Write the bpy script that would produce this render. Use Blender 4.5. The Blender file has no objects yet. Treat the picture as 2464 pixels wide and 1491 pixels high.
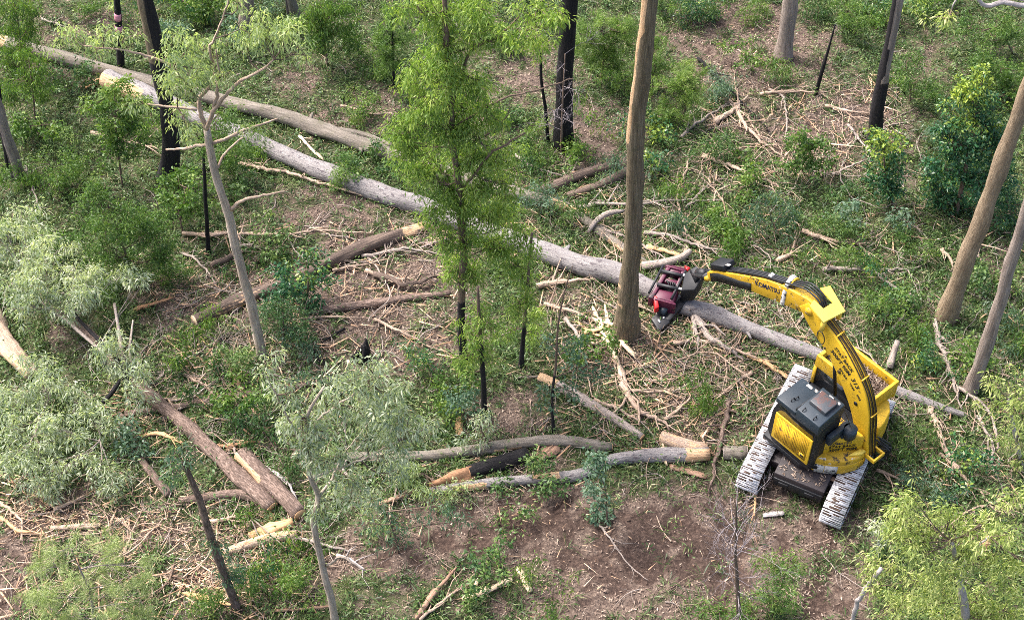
import bpy, math
import numpy as np

# ------------------------------------------------------------------ camera, sky, sun, exposure
SC = bpy.context.scene
COL = SC.collection
CAM_H, PITCH, FPX, PW, PH = 35.5, math.radians(48.0), 3450.0, 2464.0, 1491.0
cam = bpy.data.objects.new('camera', bpy.data.cameras.new('camera'))
COL.objects.link(cam)
cam.location = (0, 0, CAM_H)
cam.rotation_euler = (math.pi / 2 - PITCH, 0, 0)
cam.data.sensor_width = 36.0
cam.data.lens = FPX / PW * 36.0
cam.data.clip_start = 0.5
cam.data.clip_end = 2000
SC.camera = cam

SUN_EL, SUN_AZ = math.radians(56), math.radians(150)     # azimuth counted from +X towards +Y
world = bpy.data.worlds.new('World')
SC.world = world
world.use_nodes = True
wn = world.node_tree
sky = wn.nodes.new('ShaderNodeTexSky')
sky.sky_type = 'NISHITA'
sky.sun_disc = False
sky.sun_elevation = SUN_EL
sky.sun_rotation = math.pi / 2 - SUN_AZ
sky.air_density = 0.6
sky.dust_density = 6.0
wn.links.new(sky.outputs[0], wn.nodes['Background'].inputs[0])
wn.nodes['Background'].inputs[1].default_value = 0.15
sun = bpy.data.objects.new('sun', bpy.data.lights.new('sun', 'SUN'))
COL.objects.link(sun)
sun.data.energy = 1.5
sun.data.angle = math.radians(20)
sun.data.color = (1.0, 0.97, 0.94)
sun.rotation_euler = (math.pi / 2 - SUN_EL, 0, SUN_AZ + math.pi / 2)
SC.view_settings.view_transform = 'Standard'
SC.view_settings.look = 'None'
SC.view_settings.exposure = 1.75
SC.view_settings.gamma = 1.0
SC.cycles.filter_width = 0.9
SC.cycles.use_denoising = False
SC.cycles.max_bounces = 6
SC.cycles.transparent_max_bounces = 4

rng = np.random.default_rng(11)
CP, SP = math.cos(PITCH), math.sin(PITCH)


# ------------------------------------------------------------------ where a place seen in the photo stands on the ground
def ray(px, py):
    dx, dy = (px - PW / 2) / FPX, -(py - PH / 2) / FPX
    return np.array([dx, CP + dy * SP, -SP + dy * CP])


def gz(x, y):
    x = np.asarray(x, float); y = np.asarray(y, float)
    return (0.07 * np.sin(x * 0.55 + 1.3) * np.cos(y * 0.43 + 0.4) + 0.05 * np.sin(x * 1.3 + y * 0.9)
            + 0.025 * np.sin(x * 3.1 - y * 2.3) + 0.02 * np.sin(x * 2.2 + y * 4.7 + 1))


def at(px, py, z=0.0):
    d = ray(px, py)
    return np.array([0, 0, CAM_H]) + d * ((z - CAM_H) / d[2])


def ground(px, py):
    p = at(px, py, 0.0)
    p[2] = float(gz(p[0], p[1]))
    return p


def on_plane(px, py, Y):
    d = ray(px, py)
    return np.array([0, 0, CAM_H]) + d * (Y / d[1])


def scale_at(p):
    return FPX / (p[1] * CP - (p[2] - CAM_H) * SP)


# ------------------------------------------------------------------ mesh building
class G:
    def __init__(s):
        s.V, s.F4, s.F3, s.B, s.T, s.n = [], [], [], [], [], 0
        s.M4, s.M3 = [], []

    def add(s, V, F, bk=None, tint=0.0, mat=0):
        V = np.asarray(V, float).reshape(-1, 3)
        s.V.append(V)
        s.B.append(V if bk is None else np.asarray(bk, float))
        s.T.append(np.broadcast_to(np.asarray(tint, float), (len(V),)))
        if isinstance(F, np.ndarray):
            (s.F4 if F.shape[1] == 4 else s.F3).append(F + s.n)
            (s.M4 if F.shape[1] == 4 else s.M3).append(np.full(len(F), mat))
        else:
            for k, L, M in ((4, s.F4, s.M4), (3, s.F3, s.M3)):
                q = [f for f in F if len(f) == k]
                if q:
                    L.append(np.array(q) + s.n); M.append(np.full(len(q), mat))
            for f in F:
                if len(f) > 4:
                    tri = [(f[0], f[i], f[i + 1]) for i in range(1, len(f) - 1)]
                    s.F3.append(np.array(tri) + s.n); s.M3.append(np.full(len(tri), mat))
        s.n += len(V)

    def box(s, c, size, R=None, taper=1.0, tint=0.0, mat=0):
        h = np.array(size, float) / 2
        P = np.array([[x, y, z] for z in (-1, 1) for y in (-1, 1) for x in (-1, 1)], float) * h
        P[4:, :2] *= taper
        if R is not None:
            P = P @ np.array(R, float)
        s.add(P + np.array(c, float), [(0, 2, 3, 1), (4, 5, 7, 6), (0, 1, 5, 4), (2, 6, 7, 3), (0, 4, 6, 2), (1, 3, 7, 5)], tint=tint, mat=mat)

    def tube(s, pts, rad, n=8, cap=True, lump=0.0, tint=0.0, mat=0, seed=0, flat=1.0):
        P = np.asarray(pts, float); m = len(P)
        r = np.broadcast_to(np.asarray(rad, float), (m,))
        D = np.gradient(P, axis=0)
        D /= np.linalg.norm(D, axis=1)[:, None] + 1e-9
        a = np.array([0, 0, 1.0]) if abs(D[0][2]) < 0.8 else np.array([1.0, 0, 0])
        U = np.zeros((m, 3))
        for i in range(m):
            a = a - D[i] * (a @ D[i]); a = a / (np.linalg.norm(a) + 1e-9); U[i] = a
        Wv = np.cross(D, U)
        th = np.arange(n) / n * 2 * np.pi
        ln = np.concatenate([[0], np.cumsum(np.linalg.norm(np.diff(P, axis=0), axis=1))])
        rr = r[:, None] * np.ones((1, n))
        if lump:
            q = np.random.default_rng(seed + 5)
            for k in range(4):
                f1, f2, ph = q.integers(1, 4), q.uniform(0.8, 4.0), q.uniform(0, 6.28)
                rr = rr * (1 + lump / 2 * np.sin(f1 * th[None] + f2 * ln[:, None] + ph))
            rr = rr * (1 + q.normal(0, lump * .22, rr.shape))
        V = P[:, None] + rr[..., None] * (np.cos(th)[None, :, None] * U[:, None] * flat + np.sin(th)[None, :, None] * Wv[:, None])
        r0 = max(float(r.max()), 0.02)
        bk = np.stack([r0 * np.cos(th)[None] * np.ones((m, 1)), r0 * np.sin(th)[None] * np.ones((m, 1)), ln[:, None] * np.ones((1, n))], -1) + seed * 1.7
        F = [(i * n + j, i * n + (j + 1) % n, (i + 1) * n + (j + 1) % n, (i + 1) * n + j) for i in range(m - 1) for j in range(n)]
        if cap:
            F += [tuple(range(n))[::-1], tuple((m - 1) * n + j for j in range(n))]
        tt = tint
        if callable(tint):
            tt = np.array([[tint(i / (m - 1), V[i, j] - P[i]) for j in range(n)] for i in range(m)]).reshape(-1)
        s.add(V.reshape(-1, 3), F, bk.reshape(-1, 3), tt, mat)

    def prism(s, poly, axis_fn, lo, hi, mat=0, tint=0.0):
        n = len(poly)
        V = [axis_fn(p, lo) for p in poly] + [axis_fn(p, hi) for p in poly]
        F = [(i, (i + 1) % n, n + (i + 1) % n, n + i) for i in range(n)] + [tuple(range(n))[::-1], tuple(range(n, 2 * n))]
        s.add(V, F, tint=tint, mat=mat)

    def build(s, name, mats, parent=None, base=(0, 0, 0), smooth=False):
        base = np.asarray(base, float)
        me = bpy.data.meshes.new(name)
        V = np.concatenate(s.V) - base
        nf4 = sum(len(f) for f in s.F4); nf3 = sum(len(f) for f in s.F3)
        me.vertices.add(len(V)); me.vertices.foreach_set('co', V.astype(np.float32).ravel())
        lv = np.concatenate([f.ravel() for f in s.F4] + [f.ravel() for f in s.F3])
        me.loops.add(len(lv)); me.loops.foreach_set('vertex_index', lv.astype(np.int32))
        me.polygons.add(nf4 + nf3)
        st = np.concatenate([np.arange(nf4) * 4, nf4 * 4 + np.arange(nf3) * 3]).astype(np.int32)
        me.polygons.foreach_set('loop_start', st)
        me.polygons.foreach_set('material_index', np.concatenate(s.M4 + s.M3).astype(np.int32))
        if smooth:
            me.polygons.foreach_set('use_smooth', np.ones(nf4 + nf3, bool))
        at1 = me.attributes.new('bk', 'FLOAT_VECTOR', 'POINT'); at1.data.foreach_set('vector', np.concatenate(s.B).astype(np.float32).ravel())
        at2 = me.attributes.new('tint', 'FLOAT', 'POINT'); at2.data.foreach_set('value', np.concatenate(s.T).astype(np.float32))
        for m in (mats if isinstance(mats, (list, tuple)) else [mats]):
            me.materials.append(m)
        me.update(calc_edges=True); me.validate()
        o = bpy.data.objects.new(name, me); COL.objects.link(o)
        if parent is None:
            o.location = base
        else:
            o.parent = parent
        return o


def tag(o, label=None, cat=None, group=None, kind=None):
    for k, v in (('label', label), ('category', cat), ('group', group), ('kind', kind)):
        if v:
            o[k] = v
    return o


def thing(name, loc, label, cat, group=None):
    o = bpy.data.objects.new(name, None); COL.objects.link(o)
    o.location = tuple(loc); o.empty_display_size = 0.3
    return tag(o, label, cat, group)


# ------------------------------------------------------------------ materials
def nodes(name):
    m = bpy.data.materials.new(name); m.use_nodes = True
    t = m.node_tree; b = t.nodes['Principled BSDF']
    b.inputs['Roughness'].default_value = 0.8
    b.inputs['Specular IOR Level'].default_value = 0.25
    return m, t, b


def nd(t, typ, **kw):
    n = t.nodes.new(typ)
    for k, v in kw.items():
        if k in n.inputs.keys():
            n.inputs[k].default_value = v
        else:
            setattr(n, k, v)
    return n


def attr(t, name, vec=False):
    return nd(t, 'ShaderNodeAttribute', attribute_name=name).outputs['Vector' if vec else 'Fac']


def vmul(t, v, s):
    n = nd(t, 'ShaderNodeVectorMath', operation='MULTIPLY'); t.links.new(v, n.inputs[0]); n.inputs[1].default_value = s
    return n.outputs[0]


def noise(t, v, scale, detail=4, rough=0.6):
    n = nd(t, 'ShaderNodeTexNoise'); n.inputs['Scale'].default_value = scale
    n.inputs['Detail'].default_value = detail; n.inputs['Roughness'].default_value = rough
    if v is not None:
        t.links.new(v, n.inputs['Vector'])
    return n.outputs['Fac']


def ramp(t, f, stops):
    n = nd(t, 'ShaderNodeValToRGB'); e = n.color_ramp.elements
    while len(e) < len(stops):
        e.new(0.5)
    for i, (p, c) in enumerate(stops):
        e[i].position = p; e[i].color = (*c, 1) if len(c) == 3 else c
    t.links.new(f, n.inputs[0])
    return n.outputs[0]


def mix(t, f, a, b):
    n = nd(t, 'ShaderNodeMix', data_type='RGBA')
    for i, x in ((0, f), (6, a), (7, b)):
        if hasattr(x, 'links'):
            t.links.new(x, n.inputs[i])
        else:
            n.inputs[i].default_value = x if not isinstance(x, tuple) else (*x, 1)
    return n.outputs[2]


def math_(t, op, a, b=0.0, c=0.0):
    n = nd(t, 'ShaderNodeMath', operation=op)
    for i, x in enumerate((a, b, c)):
        if hasattr(x, 'links'):
            t.links.new(x, n.inputs[i])
        else:
            n.inputs[i].default_value = x
    return n.outputs[0]


def smooth(t, x, a, b):
    n = nd(t, 'ShaderNodeMapRange', interpolation_type='SMOOTHSTEP')
    t.links.new(x, n.inputs[0]); n.inputs[1].default_value = a; n.inputs[2].default_value = b
    return n.outputs[0]


def bump(t, b, h, strength=0.5, dist=0.02):
    n = nd(t, 'ShaderNodeBump'); n.inputs['Strength'].default_value = strength; n.inputs['Distance'].default_value = dist
    t.links.new(h, n.inputs['Height']); t.links.new(n.outputs[0], b.inputs['Normal'])


def bark(name, dark, mid, light, patch=None, patch_at=0.6, char=(0.012, 0.011, 0.012), streak=0.5, rough=8.0, moss=0.0):
    """tint: 0 bark, 1 charred, -1 peeled to bare wood"""
    m, t, b = nodes(name)
    bk = attr(t, 'bk', True)
    st = noise(t, vmul(t, bk, (rough, rough, streak)), 3.0, 6, 0.7)
    c = ramp(t, st, [(0.3, dark), (0.5, mid), (0.7, light)])
    big = noise(t, vmul(t, bk, (2.0, 2.0, 0.9)), 1.6, 5, 0.65)
    c = mix(t, math_(t, 'MULTIPLY', smooth(t, big, 0.4, 0.75), 0.6), c, dark)
    if patch:
        sp = noise(t, vmul(t, bk, (3.0, 3.0, 1.5)), 3.0, 3, 0.6)
        c = mix(t, smooth(t, sp, patch_at, patch_at + 0.05), c, patch)
    if moss:
        c = mix(t, math_(t, 'MULTIPLY', smooth(t, noise(t, bk, 2.3, 4), 0.5, 0.65), moss), c, (0.09, 0.10, 0.04))
    ti = attr(t, 'tint')
    e = math_(t, 'MULTIPLY_ADD', noise(t, vmul(t, bk, (3, 3, 1)), 3.0, 4), 0.8, -0.4)
    te = math_(t, 'ADD', ti, e)
    ch = ramp(t, st, [(0.35, char), (0.75, tuple(x * 3 for x in char))])
    c = mix(t, smooth(t, te, 0.4, 0.6), c, ch)
    pw = ramp(t, st, [(0.3, (0.34, 0.19, 0.09)), (0.6, (0.60, 0.42, 0.26))])
    c = mix(t, smooth(t, math_(t, 'MULTIPLY', te, -1.0), 0.4, 0.5), c, pw)
    t.links.new(c, b.inputs['Base Color'])
    b.inputs['Roughness'].default_value = 0.9
    bump(t, b, st, 0.9, 0.05)
    return m


def leafmat(name, a, b_, c_, transl=0.42, gloss=0.45):
    m, t, b = nodes(name)
    ti = attr(t, 'tint')
    col = ramp(t, ti, [(0.0, a), (0.5, b_), (1.0, c_)])
    t.links.new(col, b.inputs['Base Color'])
    b.inputs['Roughness'].default_value = gloss
    b.inputs['Specular IOR Level'].default_value = 0.35
    tr = nd(t, 'ShaderNodeBsdfTranslucent')
    tc = nd(t, 'ShaderNodeMix', data_type='RGBA', blend_type='MULTIPLY'); tc.inputs[0].default_value = 1
    t.links.new(col, tc.inputs[6]); tc.inputs[7].default_value = (1.0, 1.12, 0.5, 1)
    t.links.new(tc.outputs[2], tr.inputs[0])
    ms = nd(t, 'ShaderNodeMixShader'); ms.inputs[0].default_value = transl
    t.links.new(b.outputs[0], ms.inputs[1]); t.links.new(tr.outputs[0], ms.inputs[2])
    t.links.new(ms.outputs[0], t.nodes['Material Output'].inputs[0])
    return m


def paint(name, col, dirt=(0.05, 0.035, 0.025), dirt_at=0.62, chip=None, chip_at=0.7, rough=0.4, scale=3.0, metal=0.0):
    m, t, b = nodes(name)
    co = nd(t, 'ShaderNodeTexCoord').outputs['Object']
    n1 = noise(t, co, scale, 8, 0.7)
    v = noise(t, co, 1.1, 3)
    c = mix(t, smooth(t, v, 0.35, 0.7), col, tuple(x * 0.82 for x in col))
    c = mix(t, smooth(t, n1, dirt_at, dirt_at + 0.08), c, dirt)
    if chip:
        n2 = noise(t, vmul(t, co, (1, 1, 1.3)), scale * 1.7, 6, 0.7)
        c = mix(t, smooth(t, n2, chip_at, chip_at + 0.02), c, chip)
    t.links.new(c, b.inputs['Base Color'])
    b.inputs['Specular IOR Level'].default_value = 0.5
    b.inputs['Metallic'].default_value = metal
    t.links.new(math_(t, 'MULTIPLY_ADD', n1, 0.5, rough - 0.2), b.inputs['Roughness'])
    bump(t, b, n1, 0.15, 0.01)
    return m


def woodmat(name, a, b_, c_):
    m, t, b = nodes(name)
    bk = attr(t, 'bk', True)
    st = noise(t, vmul(t, bk, (14, 14, 1.0)), 3.0, 6, 0.7)
    c = ramp(t, st, [(0.28, a), (0.5, b_), (0.72, c_)])
    v = noise(t, bk, 2.0, 3)
    c = mix(t, math_(t, 'MULTIPLY', smooth(t, v, 0.45, 0.7), 0.5), c, a)
    t.links.new(c, b.inputs['Base Color'])
    bump(t, b, st, 0.6, 0.02)
    return m


M = {}
M['trunk_brown'] = bark('trunk_brown', (0.06, 0.046, 0.03), (0.175, 0.137, 0.09), (0.32, 0.265, 0.185), streak=0.35, moss=0.25)
M['trunk_pale'] = bark('trunk_pale', (0.13, 0.10, 0.082), (0.28, 0.23, 0.195), (0.42, 0.36, 0.315), streak=0.4)
M['trunk_tan'] = bark('trunk_tan', (0.13, 0.092, 0.06), (0.27, 0.205, 0.135), (0.39, 0.31, 0.215), streak=1.2, rough=6)
M['log_grey'] = bark('log_grey', (0.155, 0.142, 0.138), (0.235, 0.218, 0.212), (0.315, 0.298, 0.288), patch=(0.11, 0.095, 0.10), patch_at=0.575, streak=0.8, rough=6)
M['log_olive'] = bark('log_olive', (0.105, 0.09, 0.07), (0.19, 0.165, 0.138), (0.26, 0.235, 0.195), streak=0.6, rough=5, moss=0.3)
M['log_dark'] = bark('log_dark', (0.05, 0.038, 0.032), (0.12, 0.088, 0.07), (0.24, 0.18, 0.14), streak=0.5, rough=6)
M['bark_rough'] = bark('bark_rough', (0.035, 0.025, 0.02), (0.17, 0.12, 0.095), (0.38, 0.285, 0.235), streak=2.0, rough=7)
M['branch_grey'] = bark('branch_grey', (0.18, 0.145, 0.125), (0.34, 0.285, 0.245), (0.46, 0.395, 0.345), streak=1.0)
M['branch_tan'] = bark('branch_tan', (0.24, 0.165, 0.12), (0.45, 0.335, 0.25), (0.60, 0.47, 0.37), streak=1.0)
M['trunk_warm'] = bark('trunk_warm', (0.20, 0.16, 0.12), (0.46, 0.38, 0.305), (0.60, 0.52, 0.43), streak=.6)
M['branch_pale'] = bark('branch_pale', (0.30, 0.26, 0.25), (0.44, 0.40, 0.38), (0.55, 0.50, 0.47), streak=1.0)
M['twig'] = bark('twig', (0.09, 0.065, 0.05), (0.17, 0.12, 0.09), (0.26, 0.19, 0.14), streak=1.0)
M['twig_grey'] = bark('twig_grey', (0.22, 0.19, 0.20), (0.33, 0.29, 0.30), (0.45, 0.41, 0.41), streak=1.0)
M['charcoal'] = bark('charcoal', (0.006, 0.006, 0.007), (0.012, 0.011, 0.012), (0.035, 0.032, 0.033), streak=0.8)
M['wood_fresh'] = woodmat('wood_fresh', (0.36, 0.19, 0.085), (0.60, 0.37, 0.19), (0.72, 0.52, 0.33))
M['wood_cream'] = woodmat('wood_cream', (0.50, 0.34, 0.20), (0.70, 0.54, 0.37), (0.80, 0.66, 0.50))
M['wood_rot'] = woodmat('wood_rot', (0.13, 0.065, 0.035), (0.30, 0.165, 0.09), (0.48, 0.30, 0.18))
M['bark_strip'] = woodmat('bark_strip', (0.13, 0.075, 0.05), (0.30, 0.185, 0.125), (0.46, 0.32, 0.23))
M['pink_paint'] = paint('pink_paint', (0.72, 0.30, 0.36), dirt=(0.02, 0.015, 0.018), dirt_at=0.6, scale=9)
M['leaf_bright'] = leafmat('leaf_bright', (0.08, 0.155, 0.035), (0.185, 0.30, 0.062), (0.40, 0.49, 0.13))
M['leaf_pale'] = leafmat('leaf_pale', (0.17, 0.24, 0.13), (0.36, 0.45, 0.23), (0.58, 0.62, 0.30))
M['leaf_silver'] = leafmat('leaf_silver', (0.17, 0.225, 0.16), (0.36, 0.42, 0.31), (0.62, 0.65, 0.46))
M['leaf_dark'] = leafmat('leaf_dark', (0.03, 0.075, 0.03), (0.065, 0.14, 0.04), (0.14, 0.21, 0.05), transl=0.25)
M['leaf_mid'] = leafmat('leaf_mid', (0.045, 0.10, 0.025), (0.10, 0.19, 0.04), (0.21, 0.29, 0.06))
M['leaf_gloss'] = leafmat('leaf_gloss', (0.022, 0.08, 0.038), (0.045, 0.135, 0.05), (0.28, 0.36, 0.05), transl=0.25, gloss=0.3)
M['leaf_yellow'] = leafmat('leaf_yellow', (0.14, 0.215, 0.07), (0.33, 0.415, 0.13), (0.68, 0.69, 0.30))
M['leaf_blue'] = leafmat('leaf_blue', (0.055, 0.115, 0.07), (0.11, 0.19, 0.12), (0.20, 0.28, 0.19))
M['needle'] = leafmat('needle', (0.14, 0.20, 0.07), (0.30, 0.37, 0.15), (0.48, 0.52, 0.27))
M['wattle'] = leafmat('wattle', (0.07, 0.14, 0.03), (0.14, 0.235, 0.05), (0.25, 0.33, 0.085))
M['grass'] = leafmat('grass', (0.018, 0.045, 0.014), (0.085, 0.145, 0.040), (0.33, 0.34, 0.16), transl=0.25)
M['herb'] = leafmat('herb', (0.04, 0.09, 0.03), (0.09, 0.165, 0.045), (0.20, 0.265, 0.075), transl=0.25)
M['litter'] = leafmat('litter', (0.085, 0.056, 0.042), (0.215, 0.157, 0.122), (0.46, 0.365, 0.285), transl=0.05, gloss=0.8)
M['chips'] = leafmat('chips', (0.26, 0.15, 0.09), (0.50, 0.33, 0.21), (0.72, 0.56, 0.40), transl=0.0, gloss=0.8)

m, t, b = nodes('forest_floor'); M['floor'] = m
co = nd(t, 'ShaderNodeTexCoord').outputs['Object']
n1, n2, n3 = noise(t, co, 9.0, 8, 0.75), noise(t, co, 1.2, 5), noise(t, co, 38.0, 4, 0.7)
lit = ramp(t, n1, [(0.28, (0.035, 0.024, 0.02)), (0.45, (0.085, 0.060, 0.048)), (0.6, (0.17, 0.128, 0.10)), (0.75, (0.31, 0.245, 0.19))])
grn = ramp(t, n3, [(0.3, (0.022, 0.03, 0.013)), (0.55, (0.075, 0.085, 0.038)), (0.8, (0.19, 0.155, 0.095))])
soil = ramp(t, n1, [(0.3, (0.020, 0.012, 0.010)), (0.5, (0.056, 0.037, 0.029)), (0.75, (0.155, 0.106, 0.082))])
ti = attr(t, 'tint')                      # 0 green cover, 1 leaf litter, 2 bare churned soil
tj = math_(t, 'ADD', ti, math_(t, 'MULTIPLY_ADD', n2, 1.2, -0.6))
c = mix(t, smooth(t, tj, 0.2, 0.8), grn, lit)
c = mix(t, smooth(t, tj, 1.2, 1.7), c, soil)
t.links.new(c, b.inputs['Base Color']); b.inputs['Roughness'].default_value = 0.95
bump(t, b, n1, 0.8, 0.06)

# ------------------------------------------------------------------ ground: what covers it where
FIELD = []      # world centre, radii, litter amount (green 0, litter 1, soil 2)
for px, py, rx, ry, a in [
    (200, 60, 130, 55, .8), (130, 160, 90, 40, .8), (860, 270, 120, 60, .9), (720, 190, 60, 50, .8), (1270, 200, 120, 120, .8), (1430, 330, 110, 90, .9),
    (1800, 120, 170, 130, 1.1), (1990, 300, 190, 110, .9), (2230, 120, 100, 70, .5), (780, 520, 160, 70, .8), (880, 690, 230, 130, .9),
    (580, 700, 150, 80, .9), (900, 830, 190, 70, .9), (430, 730, 80, 60, .9), (1200, 1000, 90, 60, .9), (1060, 560, 80, 40, .7), (1340, 700, 90, 70, .5),
    (1480, 830, 130, 70, .8), (1700, 980, 130, 80, .7), (1280, 1110, 60, 30, 1.2), (1260, 1270, 260, 70, 1.9), (1560, 1320, 230, 90, 2.1),
    (1720, 1330, 120, 130, 1.8), (1450, 1450, 260, 50, 1.0), (950, 1340, 120, 40, 1.3), (1900, 1290, 160, 60, 1.2), (2000, 1440, 70, 60, 1.4),
    (1850, 1190, 40, 40, 1.4), (520, 1400, 110, 70, 1.0), (120, 1240, 130, 50, 1.1), (30, 1380, 60, 90, 1.5), (330, 1270, 150, 60, .7),
    (600, 1290, 120, 50, .6), (720, 1380, 90, 60, .9), (2060, 640, 60, 40, .4), (2400, 600, 60, 80, .6), (150, 830, 60, 60, .6), (1000, 1440, 160, 50, .5),
    (1620, 720, 100, 80, .4), (650, 560, 90, 60, .6), (1880, 900, 100, 80, .3), (1110, 740, 60, 40, .9), (2230, 430, 80, 60, .5), (320, 420, 80, 40, .3)]:
    c0 = at(px, py); s0 = scale_at(c0)
    FIELD.append((c0[0], c0[1], rx / s0, ry / (s0 * 0.75), a))
FIELD = np.array(FIELD)


def cover(x, y):
    x = np.asarray(x, float); y = np.asarray(y, float)
    wob = 0.5 * np.sin(x * 1.7 + y * 0.6) + 0.5 * np.sin(y * 1.9 - x * 0.8 + 2)
    v = np.full(x.shape, 0.12)
    for cx, cy, rx, ry, a in FIELD:
        d = ((x - cx) / rx) ** 2 + ((y - cy) / ry) ** 2
        v = np.maximum(v, a * np.exp(-0.5 * (d * (1 + 0.35 * wob)) ** 1.3))
    pat = np.sin(x * 2.9 + 1.7 * np.sin(y * 1.7)) * np.sin(y * 3.3 + 1.9 * np.sin(x * 2.1)) + 0.6 * np.sin(x * 6.1 + 2 * np.sin(y * 4.3)) * np.sin(y * 5.7 + x)
    return np.maximum(v * (1 + 0.42 * pat), 0.0) + 0.10 * np.maximum(pat, 0)


X0, X1, Y0, Y1 = -29.0, 29.0, 14.0, 60.0
xs = np.concatenate([[-900, -300, -120, -60, -40], np.arange(X0, X1 + .01, 0.16), [40, 60, 120, 300, 900]])
ys = np.concatenate([[-600, -200, -60, -10, 5], np.arange(Y0, Y1 + .01, 0.16), [75, 100, 160, 400, 1200]])
gx, gy = np.meshgrid(xs, ys)
cv = cover(gx, gy)
gzz = gz(gx, gy)
soilm = np.clip(cv - 1.0, 0, 1)
gzz = gzz + rng.normal(0, 0.012, gx.shape) + soilm * (rng.normal(0, 0.055, gx.shape) - 0.04)
for s_ in (-1.3, 1.3):                      # ruts the tracks have left behind the machine
    ex, ey = gx - 9.245, gy - 26.082
    qq = ex * math.cos(math.radians(62)) + ey * math.sin(math.radians(62)); ss = ex * math.sin(math.radians(62)) - ey * math.cos(math.radians(62)) - 0.02 * qq ** 2
    rut = np.exp(-((ss - s_) / .38) ** 4) * np.clip((-qq - 1.5) / 1.0, 0, 1) * np.clip((9 + qq) / 3, 0, 1)
    gzz -= .09 * rut; cv = np.maximum(cv, 1.9 * rut)
g = G()
nx, ny = len(xs), len(ys)
idx = np.arange(nx * ny).reshape(ny, nx)
F = np.stack([idx[:-1, :-1], idx[:-1, 1:], idx[1:, 1:], idx[1:, :-1]], -1).reshape(-1, 4)
g.add(np.stack([gx, gy, gzz], -1).reshape(-1, 3), F, tint=cv.ravel())
tag(g.build('ground', M['floor'], smooth=True), kind='structure')


def scatter(n):
    """random spots over the part of the ground that the photo shows, and a margin round it"""
    y = 17.0 + (Y1 - 4 - 17.0) * rng.random(n)
    half = 0.36 * np.hypot(y, CAM_H) + 2.5
    x = (rng.random(n) * 2 - 1) * half
    k = rng.random(n) < half / half.max()
    return x[k], y[k]


def unit(v):
    return v / (np.linalg.norm(v, axis=-1, keepdims=True) + 1e-9)


def cards(g, P, D, L, Wd, tint, bend=0.25, mat=0, flat=False):
    n = len(P)
    R = rng.normal(size=(n, 3))
    if flat:
        R = np.tile([0, 0, 1.0], (n, 1)) + 0.5 * R
    S = unit(np.cross(D, R))
    L = np.broadcast_to(L, (n,))[:, None]; Wd = np.broadcast_to(Wd, (n,))[:, None]
    mid = P + D * L * 0.45
    dn = np.array([0, 0, -1.0]) * L * np.broadcast_to(bend, (n,))[:, None]
    V = np.stack([P, mid + S * Wd / 2, P + D * L + dn, mid - S * Wd / 2], 1).reshape(-1, 3)
    F = np.arange(n * 4).reshape(n, 4)
    g.add(V, F, tint=np.repeat(np.clip(tint, 0, 1), 4), mat=mat)


# grass tufts: long arching blades
g = G()
x, y = scatter(88000)
cvx = cover(x, y)
clump = 0.5 + 0.5 * np.sin(x * 1.1 + 2.0 * np.sin(y * 0.7)) * np.sin(y * 1.3 + 1.5 * np.sin(x * 0.9))
k = rng.random(len(x)) < np.clip(1.0 - 0.86 * cvx, 0.035, 1) * (0.45 + 0.55 * clump)
x, y, cl = x[k], y[k], clump[k]
nb = 8
tt = np.clip(0.30 + 0.40 * (rng.random(len(x)) - 0.5) + 0.40 * (rng.random(len(x)) ** 6) + 0.12 * (cl - .5), 0, 1)
sz = 0.24 + 0.38 * rng.random(len(x)) ** 1.5
P = np.repeat(np.stack([x, y, gz(x, y)], -1), nb, 0) + rng.normal(0, 0.05, (len(x) * nb, 3)) * [1, 1, 0.1]
az = rng.random(len(P)) * 6.283
D = unit(np.stack([np.cos(az), np.sin(az), 0.35 + 0.9 * rng.random(len(P))], -1))
cards(g, P, D, np.repeat(sz, nb) * (0.6 + 0.6 * rng.random(len(P))), 0.020 + 0.018 * rng.random(len(P)),
      np.repeat(tt, nb) + 0.20 * rng.normal(size=len(P)), bend=0.35)
# strap leaved tussocks standing out of it
x, y = scatter(5200)
clump = np.sin(x * 0.8 + 1.3 * np.sin(y * 0.5)) * np.sin(y * 0.9 + 1.1 * np.sin(x * 0.7))
k = rng.random(len(x)) < np.clip(0.75 - 0.8 * cover(x, y), 0.02, 1) * np.clip(.45 + .6 * clump, .08, 1)
x, y = x[k], y[k]
nb = 34
P = np.repeat(np.stack([x, y, gz(x, y)], -1), nb, 0) + rng.normal(0, 0.06, (len(x) * nb, 3)) * [1, 1, 0]
az = rng.random(len(P)) * 6.283
D = unit(np.stack([np.cos(az), np.sin(az), 0.5 + 1.3 * rng.random(len(P))], -1))
cards(g, P, D, np.repeat(0.40 + 0.35 * rng.random(len(x)), nb) * (0.6 + 0.6 * rng.random(len(P))), 0.022 + 0.018 * rng.random(len(P)),
      np.repeat(0.18 + 0.42 * rng.random(len(x)), nb) + 0.15 * rng.normal(size=len(P)), bend=0.4)
tag(g.build('grass', M['grass']), 'green grass and low strap leaved plants covering the forest floor', 'grass', kind='stuff')

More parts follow.
